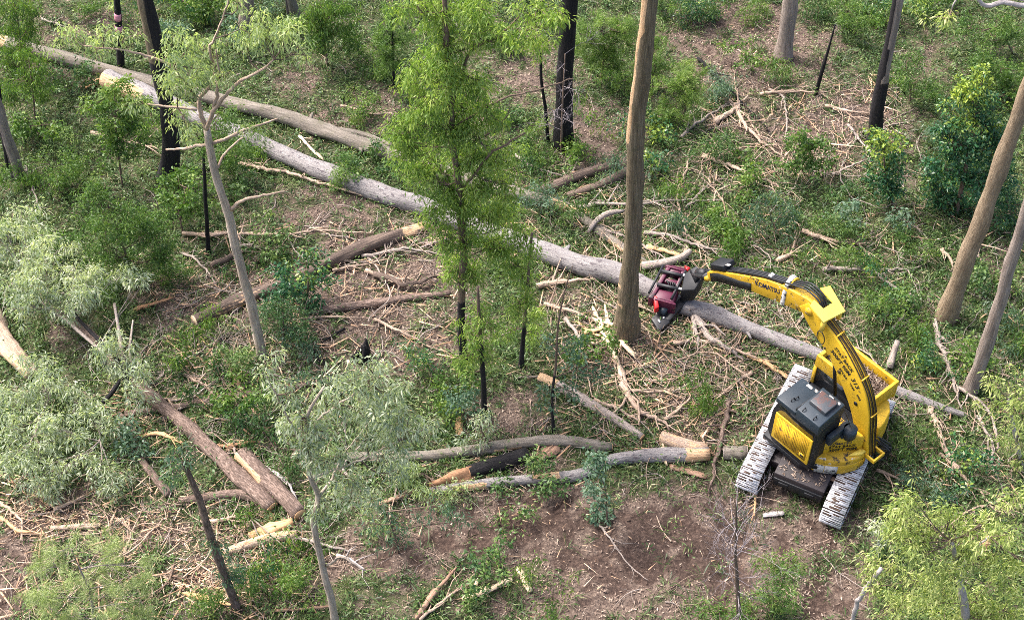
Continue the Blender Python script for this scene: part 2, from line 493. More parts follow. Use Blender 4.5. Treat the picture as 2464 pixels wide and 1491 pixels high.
# broad leaved ground herbs
g = G()
x, y = scatter(23000)
k = rng.random(len(x)) < np.clip(0.95 - 1.1 * cover(x, y), 0.04, 1)
x, y = x[k], y[k]
nb = 11
P = np.repeat(np.stack([x, y, gz(x, y)], -1), nb, 0) + np.abs(rng.normal(0, 1, (len(x) * nb, 3))) * [0, 0, 0.20] + rng.normal(0, 0.13, (len(x) * nb, 3)) * [1, 1, 0]
az = rng.random(len(P)) * 6.283
D = unit(np.stack([np.cos(az), np.sin(az), 0.5 * rng.normal(size=len(P)) + 0.1], -1))
cards(g, P, D, 0.09 + 0.08 * rng.random(len(P)), 0.035 + 0.02 * rng.random(len(P)), np.repeat(rng.random(len(x)), nb) * 0.7 + 0.2 * rng.random(len(P)), flat=True)
tag(g.build('ground_cover', M['herb']), 'small leafy green plants spread over the forest floor', 'undergrowth', kind='stuff')

# fallen leaves
g = G()
x, y = scatter(330000)
cvx = cover(x, y)
k = rng.random(len(x)) < np.where(cvx > 1.3, 0.14, np.clip(0.25 + 0.85 * cvx, 0, 1))
x, y = x[k], y[k]
P = np.stack([x, y, gz(x, y) - 0.02 * (cvx[k] > 1.25) + 0.012 + 0.04 * rng.random(len(x))], -1)
az = rng.random(len(P)) * 6.283
D = unit(np.stack([np.cos(az), np.sin(az), 0.25 * rng.normal(size=len(P))], -1))
cards(g, P, D, 0.07 + 0.12 * rng.random(len(P)) ** 2, 0.02 + 0.025 * rng.random(len(P)), rng.beta(1.6, 2.2, len(P)), bend=0.0, flat=True)
tag(g.build('leaf_litter', M['litter']), 'brown and pinkish fallen leaves covering the ground', 'leaf litter', kind='stuff')


def splinters(g, P, az, L, Wd, tint, tilt=0.1):
    """flat tapering slivers with thickness"""
    n = len(P)
    el = rng.normal(0, tilt, n)
    D = np.stack([np.cos(az) * np.cos(el), np.sin(az) * np.cos(el), np.sin(el)], -1)
    S = unit(np.cross(D, np.tile([0, 0, 1.0], (n, 1)) + 0.5 * rng.normal(size=(n, 3))))
    N = np.cross(S, D)
    L = L[:, None]; Wd = Wd[:, None]
    th = Wd * 0.35
    a, b_ = P - D * L / 2, P + D * L / 2
    V = np.stack([a + S * Wd / 2, a - S * Wd * .4 + D * L * .06, b_ - S * Wd * .3, b_ + S * Wd * .12 - D * L * .1,
                  a + S * Wd / 2 + N * th, a - S * Wd * .4 + N * th + D * L * .06, b_ - S * Wd * .3 + N * th * .6, b_ + S * Wd * .12 + N * th * .6 - D * L * .1], 1)
    q = np.array([(0, 3, 2, 1), (4, 5, 6, 7), (0, 1, 5, 4), (2, 3, 7, 6), (1, 2, 6, 5), (3, 0, 4, 7)])
    F = (np.arange(n)[:, None, None] * 8 + q[None]).reshape(-1, 4)
    g.add(V.reshape(-1, 3), F, tint=np.repeat(tint, 8))


CHIPZ = [(1440, 770, 60, 50, 110), (1500, 860, 90, 45, 90), (1700, 790, 160, 60, 170), (1500, 940, 120, 60, 160), (1700, 950, 120, 80, 160), (1560, 1060, 100, 40, 60), (1480, 560, 120, 50, 60),
         (1340, 650, 60, 60, 50), (400, 720, 60, 40, 45), (90, 1240, 110, 50, 240), (300, 1250, 160, 60, 160), (480, 1310, 120, 50, 110), (520, 1410, 110, 60, 300), (640, 1280, 70, 50, 120),
         (700, 1400, 90, 60, 70), (1290, 1240, 220, 70, 40), (1250, 1400, 250, 60, 40), (900, 700, 200, 80, 150), (600, 690, 100, 50, 70), (360, 1030, 60, 40, 70), (2090, 860, 60, 40, 60),
         (2250, 1100, 120, 80, 60), (1150, 1130, 120, 40, 60), (420, 930, 130, 90, 90), (2000, 300, 160, 80, 120), (760, 330, 60, 50, 20), (230, 210, 40, 20, 30), (1800, 130, 150, 100, 60), (1230, 1000, 400, 250, 110), (1650, 1350, 250, 100, 25)]
PP = []
for px, py, rx, ry, n in CHIPZ:
    q = rng.normal(size=(n * 2, 2)) * [rx * 0.6, ry * 0.6] + [px, py]
    PP += [at(a, b_) for a, b_ in q]
PP = np.array(PP); PP[:, 2] = gz(PP[:, 0], PP[:, 1]) + 0.05 + 0.08 * rng.random(len(PP))
g = G()
splinters(g, PP, rng.normal(0.3, 0.9, len(PP)), 0.05 + 0.55 * rng.random(len(PP)) ** 4, 0.012 + 0.034 * rng.random(len(PP)) ** 2, rng.beta(1.6, 1.6, len(PP)))
for px0, px1, py0, py1, n in ((1300, 1880, 700, 1090, 330), (1560, 2000, 560, 930, 150), (1240, 1900, 400, 640, 120), (1700, 2180, 190, 470, 120), (430, 1100, 540, 900, 230), (-20, 760, 1150, 1500, 300), (260, 820, 820, 1120, 150), (1930, 2500, 500, 1260, 160)):
    pp = np.array([at(a, b_) for a, b_ in zip(rng.uniform(px0, px1, n), rng.uniform(py0, py1, n))])          # longer bark strips
    pp[:, 2] = gz(pp[:, 0], pp[:, 1]) + .06 + .1 * rng.random(n)
    splinters(g, pp, rng.normal(.4, 1.0, n), .25 + 1.1 * rng.random(n) ** 2, .025 + .045 * rng.random(n), rng.beta(1.5, 2.2, n), tilt=.08)
tag(g.build('wood_chips', M['chips']), 'orange and tan wood chips and bark splinters strewn on the ground', 'wood chips', kind='stuff')

# fine fallen twigs and brush, thickest where trees came down
def fallen_limb(g, p0, a0, L_, r_, lift, depth, side=1.0):
    n_ = max(4, int(L_ / .2)); P = [np.array(p0)]; a = a0; kink = rng.normal(0, .10)
    for k in range(n_):
        a += kink + rng.normal(0, .2)
        q = P[-1] + np.array([math.cos(a), math.sin(a), 0]) * L_ / n_
        q[2] = max(float(gz(q[0], q[1])) + r_ + .02, P[-1][2] + rng.normal(lift / n_, .025))
        P.append(q)
    rr = np.linspace(r_, r_ * .45, len(P))
    g.tube(P, rr, n=6 if r_ > .016 else 4, lump=.1, cap=False, seed=int(rng.integers(90)))
    if depth:
        for k in range(int(1 + side * L_ * 1.9 * rng.random() + rng.integers(0, 2))):
            m_ = int(rng.integers(1, len(P) - 1))
            fallen_limb(g, P[m_], a + rng.choice([-1, 1]) * (.35 + .6 * rng.random()), L_ * (.22 + .33 * rng.random()), rr[m_] * .6, .14 * rng.random(), depth - 1, side)


SLASH = [((1680, 2180), (190, 470), 275), ((1230, 1920), (380, 640), 246), ((1580, 1980), (620, 930), 174), ((1310, 1880), (700, 1090), 333), ((1930, 2500), (480, 960), 217), ((2060, 2500), (930, 1260), 145),
         ((430, 1100), (540, 900), 304), ((-20, 760), (1150, 1500), 319), ((260, 820), (820, 1120), 232), ((800, 1300), (1090, 1230), 87), ((0, 2464), (0, 1491), 609)]
for mt_, share in (('branch_tan', .5), ('branch_grey', .5)):
    g = G()
    for (x0, x1), (y0, y1), n in SLASH:
        for i in range(int(n * share)):
            p = ground(rng.uniform(x0, x1), rng.uniform(y0, y1))
            if cover(p[0], p[1]) > 1.25 and rng.random() < .8:
                continue
            r_ = .009 + .016 * rng.random() ** 2
            fallen_limb(g, p + [0, 0, r_ + .06 * rng.random()], rng.random() * 6.283, .35 + 1.5 * rng.random() ** 1.6, r_, .25 * rng.random(), 1 + (rng.random() < .35))
    tag(g.build('twig_litter', M[mt_]), 'tangled fine dry twigs scattered over the forest floor', 'twigs', kind='stuff')


# ------------------------------------------------------------------ trees, shrubs
def resample(P, r, step):
    P = np.asarray(P, float); r = np.asarray(r, float)
    d = np.concatenate([[0], np.cumsum(np.linalg.norm(np.diff(P, axis=0), axis=1))])
    n = max(3, int(d[-1] / step) + 1)
    s = np.linspace(0, d[-1], n)
    # Catmull-like smoothing through the given points
    Q = np.stack([np.interp(s, d, P[:, i]) for i in range(3)], -1)
    for _ in range(2):
        Q[1:-1] = 0.25 * Q[:-2] + 0.5 * Q[1:-1] + 0.25 * Q[2:]
    return Q, np.interp(s, d, r)


def spray_leaves(g, C, n_leaf, L, W, spread, droop, tb, mat=0, needles=False):
    """C: centres of leaf sprays; each spray holds n_leaf leaves that fan out and hang"""
    n = len(C) * n_leaf
    P = np.repeat(C, n_leaf, 0)
    d = rng.normal(size=(n, 3)); d = unit(d)
    P = P + d * spread * rng.random((n, 1)) ** 0.6
    if needles:
        cd = np.repeat(unit(rng.normal(size=(len(C), 3)) + [0, 0, 0.8]), n_leaf, 0)
        D = unit(cd + 0.55 * rng.normal(size=(n, 3)))
    else:
        D = unit(d * [0.8, 0.8, 0.35] + 0.25 * rng.normal(size=(n, 3)) - np.array([0, 0, droop]))
    t0 = np.repeat(tb, n_leaf) + 0.17 * rng.normal(size=n)
    cards(g, P, D, L * (0.65 + 0.6 * rng.random(n)), W * (0.7 + 0.6 * rng.random(n)), t0, bend=0.15 + 0.15 * rng.random(n), mat=mat)


STYLES = {   # leaf length, width, leaves per spray, spray spread, droop, sprays per m2, needles
    'euc': (0.155, 0.036, 14, 0.19, 0.7, 54, False),
    'sparse': (0.20, 0.044, 13, 0.17, 0.75, 30, False),
    'big': (0.175, 0.038, 13, 0.21, 0.6, 58, False),
    'broad': (0.14, 0.065, 12, 0.15, 0.1, 56, False),
    'fine': (0.13, 0.030, 20, 0.16, 0.15, 54, False),
    'needle': (0.22, 0.012, 34, 0.13, 0.0, 60, True),
    'wattle': (0.17, 0.017, 34, 0.15, 0.0, 56, True),
}


def foliage(g, blobs, style, dens=1.0, twig_from=None, twig_mat=1, shell=0.5):
    """blobs: centre, radii (x, y, z), tone"""
    L, W, nl, spread, droop, per, needles = STYLES[style]
    for c, r, tone in blobs:
        n = max(4, int(per * dens * math.pi * r[0] * r[2]))
        ns = max(3, n // 9)                                   # tufts at the ends of twigs, sprays of leaves in each
        d = unit(rng.normal(size=(ns, 3)) + [0, 0, .25])
        sub = c + d * rng.random((ns, 1)) ** shell * np.array(r) * 1.08
        C = sub[rng.integers(0, ns, n)] + rng.normal(size=(n, 3)) * np.array([.17, .17, .13]) * min(1.0, r[0] / .4)
        C = C[C[:, 2] > gz(C[:, 0], C[:, 1]) + 0.05]
        tb = np.clip(tone + 0.16 * rng.normal(size=len(C)) + 0.2 * (rng.random(len(C)) < .15), 0, 1)
        spray_leaves(g, C, nl, L, W, spread, droop, tb, needles=needles)
        if twig_from is not None:
            j = int(np.argmin(np.linalg.norm(twig_from - (c - [0, 0, r[2] * .5]), axis=1)))
            a = twig_from[j]
            mid = (a + c) / 2 + rng.normal(0, 0.12, 3) - [0, 0, 0.15]
            Q, rr = resample([a, mid, c + [0, 0, r[2] * .2]], [0.022, 0.016, 0.008], 0.3)
            g.tube(Q, rr, n=5, cap=False, mat=twig_mat, seed=int(rng.integers(40)))
            for q in C[rng.permutation(len(C))[: max(5, len(C) // 4)]]:
                s0 = Q[rng.integers(len(Q) // 3, len(Q))]
                m_ = (s0 + q) / 2 + rng.normal(0, 0.06, 3)
                g.tube([s0, m_, q], [0.011, 0.008, 0.004], n=3, cap=False, mat=twig_mat, seed=int(rng.integers(40)))


def px_blobs(blobs, Y=None, z=None, depth=1.0, tone=0.5):
    out = []
    for b_ in blobs:
        px, py, rx, ry = b_[:4]
        tn = b_[4] if len(b_) > 4 else tone
        if Y is not None:
            c = on_plane(px, py, Y)
            c[1] += 0
            s = scale_at(c)
            off = rng.normal(0, 0.25) * depth
            d = ray(px, py); c = c + d / d[1] * off
            r = (rx / s, (rx + ry) / 2 / s * depth, ry / (s * 0.70))
        else:
            zz = b_[5] if len(b_) > 5 else z
            c = at(px, py, zz); s = scale_at(c)
            r = (rx / s, ry / (s * 0.80), max(0.25, min(zz, 0.9)))
        out.append((c, r, tn))
    return out


def trunk_pts(spec):
    """spec: [(px, py, width px)], first at the ground; all in the upright plane through the base"""
    b0 = ground(*spec[0][:2])
    P, r = [], []
    for i, (px, py, w) in enumerate(spec):
        p = b0.copy() if i == 0 else on_plane(px, py, b0[1])
        P.append(p); r.append(w / 2 / scale_at(p))
    P[0] = P[0] - [0, 0, 0.08]
    return b0, np.array(P), np.array(r)


def tree(name, spec, mat, label, cat='tree', branches=(), blobs=(), leaf=None, style='euc', dens=1.0, tone=0.5, tint=0.0, flare=1.35,
         group=None, lump=0.10, depth=1.0, twig='twig', bands=(), n=14, branch_mat=None, crown='crown', shell=0.5):
    b0, P, r = trunk_pts(spec)
    root = thing(name, b0, label, cat, group)
    Q, rr = resample(P, r, 0.25)
    h = np.linalg.norm(Q - Q[0], axis=1)
    rr = rr * (1 + (flare - 1) * np.exp(-h / 0.35))
    g = G(); g.tube(Q, rr, n=n, lump=lump, tint=tint, seed=int(rng.integers(60)))
    g.build('trunk', M[mat], root, b0, smooth=True)
    anchors = [Q[len(Q) // 3:]]
    for br in branches:
        pts = [on_plane(px, py, b0[1]) for px, py, w in br]
        rad = [w / 2 / scale_at(p) for p, (_, _, w) in zip(pts, br)]
        dy = rng.normal(0, 0.35)
        pts = [p + ray(px, py) / ray(px, py)[1] * dy * (i / max(1, len(br) - 1)) for i, (p, (px, py, w)) in enumerate(zip(pts, br))]
        q, qr = resample(pts, rad, 0.15)
        q[1:-1] += rng.normal(0, 0.012, q[1:-1].shape)
        anchors.append(q[len(q) // 3:])
        g = G(); g.tube(q, qr, n=7, lump=0.08, seed=int(rng.integers(60)))
        g.build('branch', M[branch_mat or mat], root, b0, smooth=True)
    for (f0, f1) in bands:
        k = (np.linspace(0, 1, len(Q)) >= f0) & (np.linspace(0, 1, len(Q)) <= f1)
        i0 = f0 * (len(Q) - 1); i1 = f1 * (len(Q) - 1)
        s = np.linspace(i0, i1, 4)
        qq = np.stack([np.interp(s, np.arange(len(Q)), Q[:, j]) for j in range(3)], -1)
        g = G(); g.tube(qq, np.interp(s, np.arange(len(Q)), rr) * 1.06 + 0.004, n=n, lump=0, seed=3)
        g.build('paint_band', M['pink_paint'], root, b0, smooth=True)
    if len(blobs):
        g = G()
        foliage(g, px_blobs(blobs, Y=b0[1], depth=depth, tone=tone), style, dens, twig_from=np.concatenate(anchors), shell=shell)
        g.build(crown, [M[leaf], M[twig]], root, b0)
    return root


# the slender green gum in the middle of the clearing, and the saplings at its foot
tree('gum_tree', [(1118, 890, 22), (1110, 800, 20), (1110, 720, 19), (1116, 600, 18), (1105, 450, 18), (1090, 350, 17), (1080, 200, 16), (1072, 60, 15), (1068, -60, 12)], 'twig',
     'tall slender bright green gum tree in the middle of the clearing, its base burnt black', branches=[
         [(1085, 260, 9), (1130, 120, 8), (1200, 90, 6), (1250, 40, 4)], [(1078, 130, 8), (1180, 95, 6), (1290, 65, 4)],
         [(1100, 470, 8), (1180, 370, 7), (1262, 320, 4)], [(1100, 300, 6), (1220, 232, 5), (1300, 215, 4), (1378, 190, 3)], [(1165, 330, 5), (1215, 290, 4), (1232, 255, 2)]],
     blobs=[(1000, 20, 50, 26, .65), (1070, 20, 60, 30, .62), (1150, 25, 55, 26, .6), (1290, 25, 50, 24, .65), (1345, 30, 24, 20, .6), (1290, 100, 34, 22, .7), (1245, 75, 36, 20, .55), (1150, 80, 40, 26, .5),
            (1080, 90, 36, 24, .55), (1040, 130, 46, 30, .62), (1090, 120, 50, 24, .65), (1010, 180, 42, 34, .62), (1080, 190, 50, 36, .6), (1140, 200, 42, 36, .5), (1030, 240, 52, 36, .55), (1100, 260, 56, 36, .5), (1165, 270, 36, 30, .5),
            (1000, 310, 46, 30, .5), (1070, 320, 50, 34, .5), (1150, 330, 46, 34, .55), (1200, 300, 24, 24, .5), (985, 360, 38, 30, .6), (1040, 390, 52, 34, .5), (1130, 390, 48, 34, .5), (1200, 380, 36, 34, .7),
            (1010, 430, 40, 28, .5), (1070, 450, 50, 30, .45), (1150, 450, 46, 34, .55), (1215, 450, 36, 36, .7), (1050, 505, 34, 26, .5), (1110, 520, 46, 32, .5), (1180, 520, 46, 36, .65), (1235, 525, 26, 30, .7),
            (1070, 570, 30, 24, .5), (1120, 590, 42, 30, .55), (1190, 590, 48, 34, .55), (1100, 650, 32, 34, .55), (1150, 650, 36, 30, .5)],
     leaf='leaf_bright', dens=1.5, tone=.6, tint=lambda f, d: 1.0 if f < 0.22 else 0.0)
tree('gum_sapling', [(1166, 1000, 14), (1164, 920, 13), (1158, 840, 11), (1152, 760, 9), (1150, 690, 6)], 'twig', 'short green sapling on a black burnt stem in front of the tall slender gum',
     blobs=[(1150, 755, 40, 26, .5), (1125, 790, 30, 26, .55), (1180, 800, 36, 28, .55), (1150, 830, 40, 24, .6), (1185, 860, 26, 20, .6), (1120, 850, 28, 26, .55), (1110, 880, 18, 16, .5)],
     leaf='leaf_bright', dens=0.85, tint=lambda f, d: 1.0 if f < .6 else 0.0, cat='sapling')
tree('gum_sapling', [(1253, 892, 12), (1258, 820, 11), (1268, 700, 8), (1280, 560, 6)], 'twig', 'green sapling on a thin black stem right beside the tall slender gum',
     blobs=[(1265, 575, 24, 22, .6), (1275, 620, 26, 28, .6), (1255, 670, 36, 26, .5), (1225, 640, 36, 30, .5), (1275, 690, 26, 26, .6), (1250, 730, 34, 28, .5), (1275, 750, 24, 26, .65), (1265, 800, 30, 22, .6), (1230, 790, 24, 20, .5)],
     leaf='leaf_bright', dens=0.9, tint=lambda f, d: 1.0 if f < .35 else 0.0, cat='sapling')
tree('thin_sapling', [(1332, 1042, 8), (1328, 960, 7), (1338, 870, 6), (1342, 780, 5), (1358, 700, 4), (1378, 640, 2)], 'twig', 'almost bare thin dark sapling standing between the green gum and the splintered wood',
     blobs=[(1390, 830, 40, 30, .2), (1400, 890, 40, 30, .2), (1310, 830, 20, 24, .3), (1320, 950, 26, 30, .2), (1380, 950, 30, 24, .2)], leaf='leaf_blue', style='broad', dens=0.35, tint=lambda f, d: 1.0 if f < .4 else 0.0, cat='sapling')

# the pale crooked tree on the left
tree('crooked_tree', [(632, 858, 24), (612, 760, 23), (592, 690, 22), (570, 610, 21), (548, 505, 21), (520, 430, 19), (506, 360, 18), (497, 312, 17)], 'trunk_warm',
     'pale crooked tree with a forked bare trunk and thin pale leaves at its top', flare=1.1, branches=[
         [(497, 315, 13), (480, 269, 12), (474, 235, 10), (514, 202, 8), (519, 141, 6), (508, 118, 4)], [(497, 315, 12), (511, 269, 11), (538, 235, 9), (571, 198, 8), (638, 165, 6), (659, 144, 4)],
         [(511, 269, 8), (524, 228, 8), (526, 175, 6), (520, 120, 3)], [(511, 346, 9), (585, 314, 8), (625, 300, 6), (669, 286, 4)], [(506, 346, 8), (447, 358, 7), (400, 360, 5)],
         [(524, 405, 7), (538, 370, 6), (585, 331, 4)], [(552, 505, 10), (588, 479, 8), (638, 470, 6), (685, 460, 4)], [(474, 265, 7), (420, 258, 6), (353, 250, 4)],
         [(474, 240, 7), (417, 158, 7), (353, 134, 6), (286, 118, 5), (202, 111, 3)], [(514, 150, 6), (501, 121, 6), (528, 67, 5), (555, -10, 4)]],
     blobs=[(150, 82, 28, 22, .55), (205, 95, 26, 16, .5), (250, 92, 26, 16, .55), (300, 92, 22, 16, .55), (235, 122, 34, 14, .4), (420, 95, 24, 22, .5), (450, 125, 38, 26, .5), (500, 120, 30, 20, .45), (430, 165, 36, 30, .5), (480, 175, 32, 26, .45), (425, 215, 28, 30, .5), (460, 225, 26, 22, .45), (430, 265, 26, 22, .55), (450, 300, 24, 20, .5),
            (580, 75, 34, 22, .6), (645, 62, 36, 22, .6), (690, 85, 40, 26, .5), (720, 115, 28, 18, .45), (640, 110, 34, 22, .5), (590, 105, 26, 16, .5), (340, 248, 26, 14, .4), (590, 318, 20, 14, .4), (575, 10, 22, 18, .6), (525, 185, 24, 18, .6)],
     leaf='leaf_pale', dens=1.0, tone=.55, branch_mat='branch_tan')

# burnt and bare trunks that run out of the top of the picture
tree('burnt_tree', [(400, 432, 46), (412, 350, 42), (405, 270, 38), (388, 190, 38), (372, 110, 40), (354, 30, 40), (340, -60, 38)], 'trunk_brown', 'tall burnt trunk with a slight bend behind the pale crooked tree',
     tint=lambda f, d: 1.0 if f < .62 else (0.75 if d[0] > -0.05 else 0.1), flare=1.15)
tree('burnt_tree', [(1354, 352, 50), (1357, 270, 42), (1360, 180, 40), (1364, 90, 40), (1372, 0, 40), (1380, -80, 38)], 'charcoal', 'thick straight jet black trunk standing beyond the slender green gum', flare=1.25)
tree('bare_trunk_tree', [(1502, 808, 62), (1512, 720, 50), (1521, 600, 45), (1527, 480, 41), (1530, 360, 40), (1534, 250, 42), (1548, 150, 44), (1558, 70, 42), (1564, 0, 40), (1570, -90, 38)], 'trunk_brown',
     'tall bare brown trunk with a torn cream stripe, standing in front of the felling head', flare=1.25,
     tint=lambda f, d: -0.85 if (f > .58 and -0.2 < math.atan2(-d[1], -d[0]) < 0.62 + (f - .62) * 1.2 and d[0] < 0) else (-0.55 if .08 < f < .2 and d[0] < -.22 and abs(f * 40 % 2 - 1) < .5 else -0.05))
tree('pale_trunk_tree', [(1886, 136, 44), (1892, 80, 38), (1900, 20, 36), (1910, -70, 34)], 'trunk_pale', 'pale grey trunk on the leaf covered bank behind the fallen branches', flare=1.2)
tree('charred_tree', [(2102, 350, 36), (2112, 260, 32), (2128, 170, 28), (2148, 70, 26), (2164, -20, 25), (2176, -90, 24)], 'trunk_pale', 'leaning trunk burnt black at its base and along one side, grey bark on the other',
     tint=lambda f, d: 1.0 if f < .38 else (1.0 if d[0] < -.045 else -.1), flare=1.2)
tree('smooth_trunk_tree', [(2276, 765, 50), (2306, 680, 45), (2330, 610, 43), (2362, 530, 42), (2412, 385, 39), (2464, 238, 37), (2510, 110, 36)], 'trunk_tan', 'thick leaning tan trunk standing in the undergrowth beyond the yellow machine', flare=1.15)
tree('smooth_trunk_tree', [(2334, 945, 36), (2372, 835, 33), (2410, 715, 30), (2438, 610, 28), (2490, 440, 27), (2545, 250, 30), (2600, 30, 28)], 'trunk_pale', 'slimmer smooth grey trunk standing nearest the yellow machine', flare=1.1,
     branches=[[(2600, 40, 15), (2500, 10, 14), (2464, 14, 14), (2420, 4, 13), (2388, 12, 12), (2372, 22, 11), (2348, -8, 8)], [(2600, 40, 10), (2330, -40, 8), (2302, 0, 5), (2290, 25, 3)]],
     blobs=[(2280, 50, 30, 18, .5)], leaf='leaf_yellow', dens=.8, branch_mat='branch_pale')
tree('banded_sapling', [(292, 172, 18), (288, 110, 18), (285, 60, 17), (281, 0, 16), (278, -60, 14)], 'charcoal', 'thin black sapling with two pink painted bands', bands=[(.44, .495), (.555, .62)],
     blobs=[(282, 4, 16, 12, .6)], leaf='leaf_pale', dens=.8, flare=1.05, cat='sapling', n=10)
tree('grey_trunk_tree', [(592, 100, 38), (592, 50, 37), (593, 0, 36), (594, -70, 34)], 'trunk_pale', 'grey trunk at the back, half hidden by the pale crooked tree', flare=1.1)
tree('grey_trunk_tree', [(708, 48, 30), (702, 20, 29), (698, -10, 28), (690, -80, 27)], 'log_olive', 'grey trunk with a dark side at the back beside a leafy green bush', flare=1.1, tint=lambda f, d: .8 if d[0] < -.08 else 0)
tree('grey_trunk_tree', [(45, 425, 30), (30, 370, 27), (10, 310, 26), (-20, 220, 25)], 'trunk_pale', 'grey trunk leaning at the left edge of the clearing', flare=1.1, tint=lambda f, d: .7 if d[0] < -.1 else 0)
tree('burnt_sapling', [(500, 608, 12), (498, 540, 10), (494, 470, 9), (490, 380, 7), (488, 300, 4)], 'charcoal', 'thin black burnt stem between the bent burnt trunk and the pale crooked tree', flare=1.05, cat='sapling',
     blobs=[(520, 300, 36, 26, .4), (545, 330, 30, 22, .4), (500, 350, 36, 24, .4), (530, 270, 30, 20, .45)], leaf='leaf_mid', style='fine', dens=.8)
tree('burnt_sapling', [(1962, 232, 9), (1978, 170, 8), (1990, 130, 7), (2010, 60, 4)], 'charcoal', 'short crooked charred stem beside the pale grey trunk', flare=1.05, cat='sapling')
tree('burnt_sapling', [(1320, 345, 9), (1312, 260, 8), (1302, 190, 7), (1300, 120, 5)], 'charcoal', 'thin dark stem standing just in front of the thick black trunk', flare=1.05, cat='sapling')
tree('burnt_sapling', [(20, 400, 14), (8, 330, 12), (0, 250, 12), (-8, 180, 10)], 'charcoal', 'thin charred stem beside the grey leaning trunk at the left edge', flare=1.05, cat='sapling')

# young tree that stands close to the camera at the bottom, silver green leaves
tree('silver_gum', [(812, 1530, 19), (800, 1450, 18), (784, 1395, 17), (764, 1310, 16), (752, 1250, 15), (772, 1195, 14), (744, 1150, 12), (740, 1080, 13), (735, 1000, 9), (780, 930, 6)], 'trunk_warm',
     'silver green gum tree close to the camera with a thin crooked pale trunk', flare=1.05, branches=[
         [(768, 1195, 9), (800, 1150, 7), (830, 1090, 5), (900, 1000, 4)], [(742, 1090, 8), (760, 1010, 7), (850, 950, 5), (900, 900, 3)], [(740, 1090, 7), (690, 1000, 5), (640, 900, 3)],
         [(786, 1360, 7), (820, 1335, 6), (880, 1372, 3)], [(748, 1150, 6), (860, 1110, 5), (960, 1060, 4)]],
     blobs=[(640, 880, 26, 24, .55), (660, 925, 30, 20, .5), (700, 945, 28, 18, .45), (880, 880, 40, 24, .6), (930, 905, 40, 22, .6), (850, 930, 50, 30, .55), (920, 950, 46, 26, .55), (790, 970, 54, 30, .5), (870, 990, 56, 30, .55), (960, 995, 50, 26, .5), (720, 1000, 44, 30, .45), (700, 1050, 40, 28, .5),
            (780, 1040, 50, 30, .55), (880, 1050, 56, 28, .5), (980, 1040, 50, 26, .55), (1040, 1020, 28, 22, .5), (740, 1090, 30, 22, .4), (820, 1100, 60, 30, .5), (920, 1100, 46, 26, .45), (850, 1160, 60, 26, .55), (800, 1200, 50, 24, .5), (890, 1200, 30, 18, .5), (760, 1240, 26, 18, .4), (960, 1130, 40, 20, .4)],
     leaf='leaf_silver', dens=1.0, tone=.58)
tree('dark_sapling', [(572, 1462, 22), (548, 1405, 21), (522, 1335, 20), (500, 1270, 19), (482, 1205, 18), (460, 1150, 14), (440, 1110, 10)], 'bark_rough', 'thin dark rough trunk leaning in front of the fallen rough barked tree', flare=1.1,
     blobs=[(545, 1370, 30, 26, .35), (560, 1330, 22, 18, .4), (530, 1310, 22, 18, .35), (560, 1390, 24, 20, .3), (430, 1090, 34, 22, .4), (470, 1100, 26, 18, .4), (420, 1130, 26, 18, .4)], leaf='leaf_blue', dens=.7, cat='sapling')
tree('yellow_gum', [(2330, 1560, 26), (2325, 1480, 22), (2310, 1400, 16), (2290, 1300, 10)], 'branch_pale', 'dense yellow green gum crown in front of the yellow machine, seen from above',
     blobs=[(2200, 1205, 44, 24, .6), (2260, 1230, 30, 20, .55), (2160, 1245, 40, 26, .55), (2230, 1270, 56, 30, .6), (2140, 1300, 44, 28, .6), (2210, 1330, 60, 32, .55), (2300, 1270, 40, 26, .55), (2380, 1250, 40, 24, .6), (2420, 1290, 34, 30, .6), (2310, 1330, 50, 34, .6), (2390, 1340, 44, 34, .55), (2120, 1370, 40, 28, .6), (2200, 1400, 60, 32, .6), (2290, 1400, 50, 34, .55),
            (2250, 1450, 54, 30, .6), (2340, 1450, 44, 34, .5), (2180, 1450, 40, 26, .55), (2420, 1400, 36, 30, .5), (2440, 1460, 34, 34, .5), (2120, 1500, 40, 20, .6), (2270, 1500, 60, 26, .6), (2400, 1500, 60, 26, .6), (2105, 1420, 20, 18, .5), (2440, 1220, 36, 26, .5), (2350, 1290, 40, 26, .55), (2450, 1350, 36, 30, .55), (2390, 1460, 50, 30, .55), (2350, 1500, 50, 26, .5), (2460, 1500, 40, 30, .55)],
     leaf='leaf_yellow', style='euc', dens=0.95, tone=.5, depth=.9, branches=[[(2120, 1367, 10), (2085, 1410, 12), (2062, 1450, 11), (2050, 1500, 11)], [(2300, 1400, 9), (2330, 1330, 8), (2380, 1290, 4)]])
tree('silver_sprig', [(2118, 1320, 5), (2112, 1290, 4), (2105, 1250, 3)], 'branch_pale', 'small silvery plant at the edge of the yellow green crown', blobs=[(2105, 1270, 26, 26, .75)], leaf='leaf_silver', style='big', dens=.9, cat='plant')
tree('edge_gum', [(2460, 1120, 12), (2440, 1030, 10), (2425, 960, 6)], 'branch_pale', 'light green sapling at the right edge beside the slim grey trunk', cat='sapling',
     blobs=[(2400, 930, 36, 20, .6), (2440, 945, 34, 22, .6), (2390, 970, 30, 20, .5), (2440, 990, 40, 26, .5), (2450, 1050, 30, 30, .5), (2410, 1030, 20, 20, .4), (2445, 1110, 26, 30, .4)], leaf='leaf_yellow', dens=.6, tone=.4)


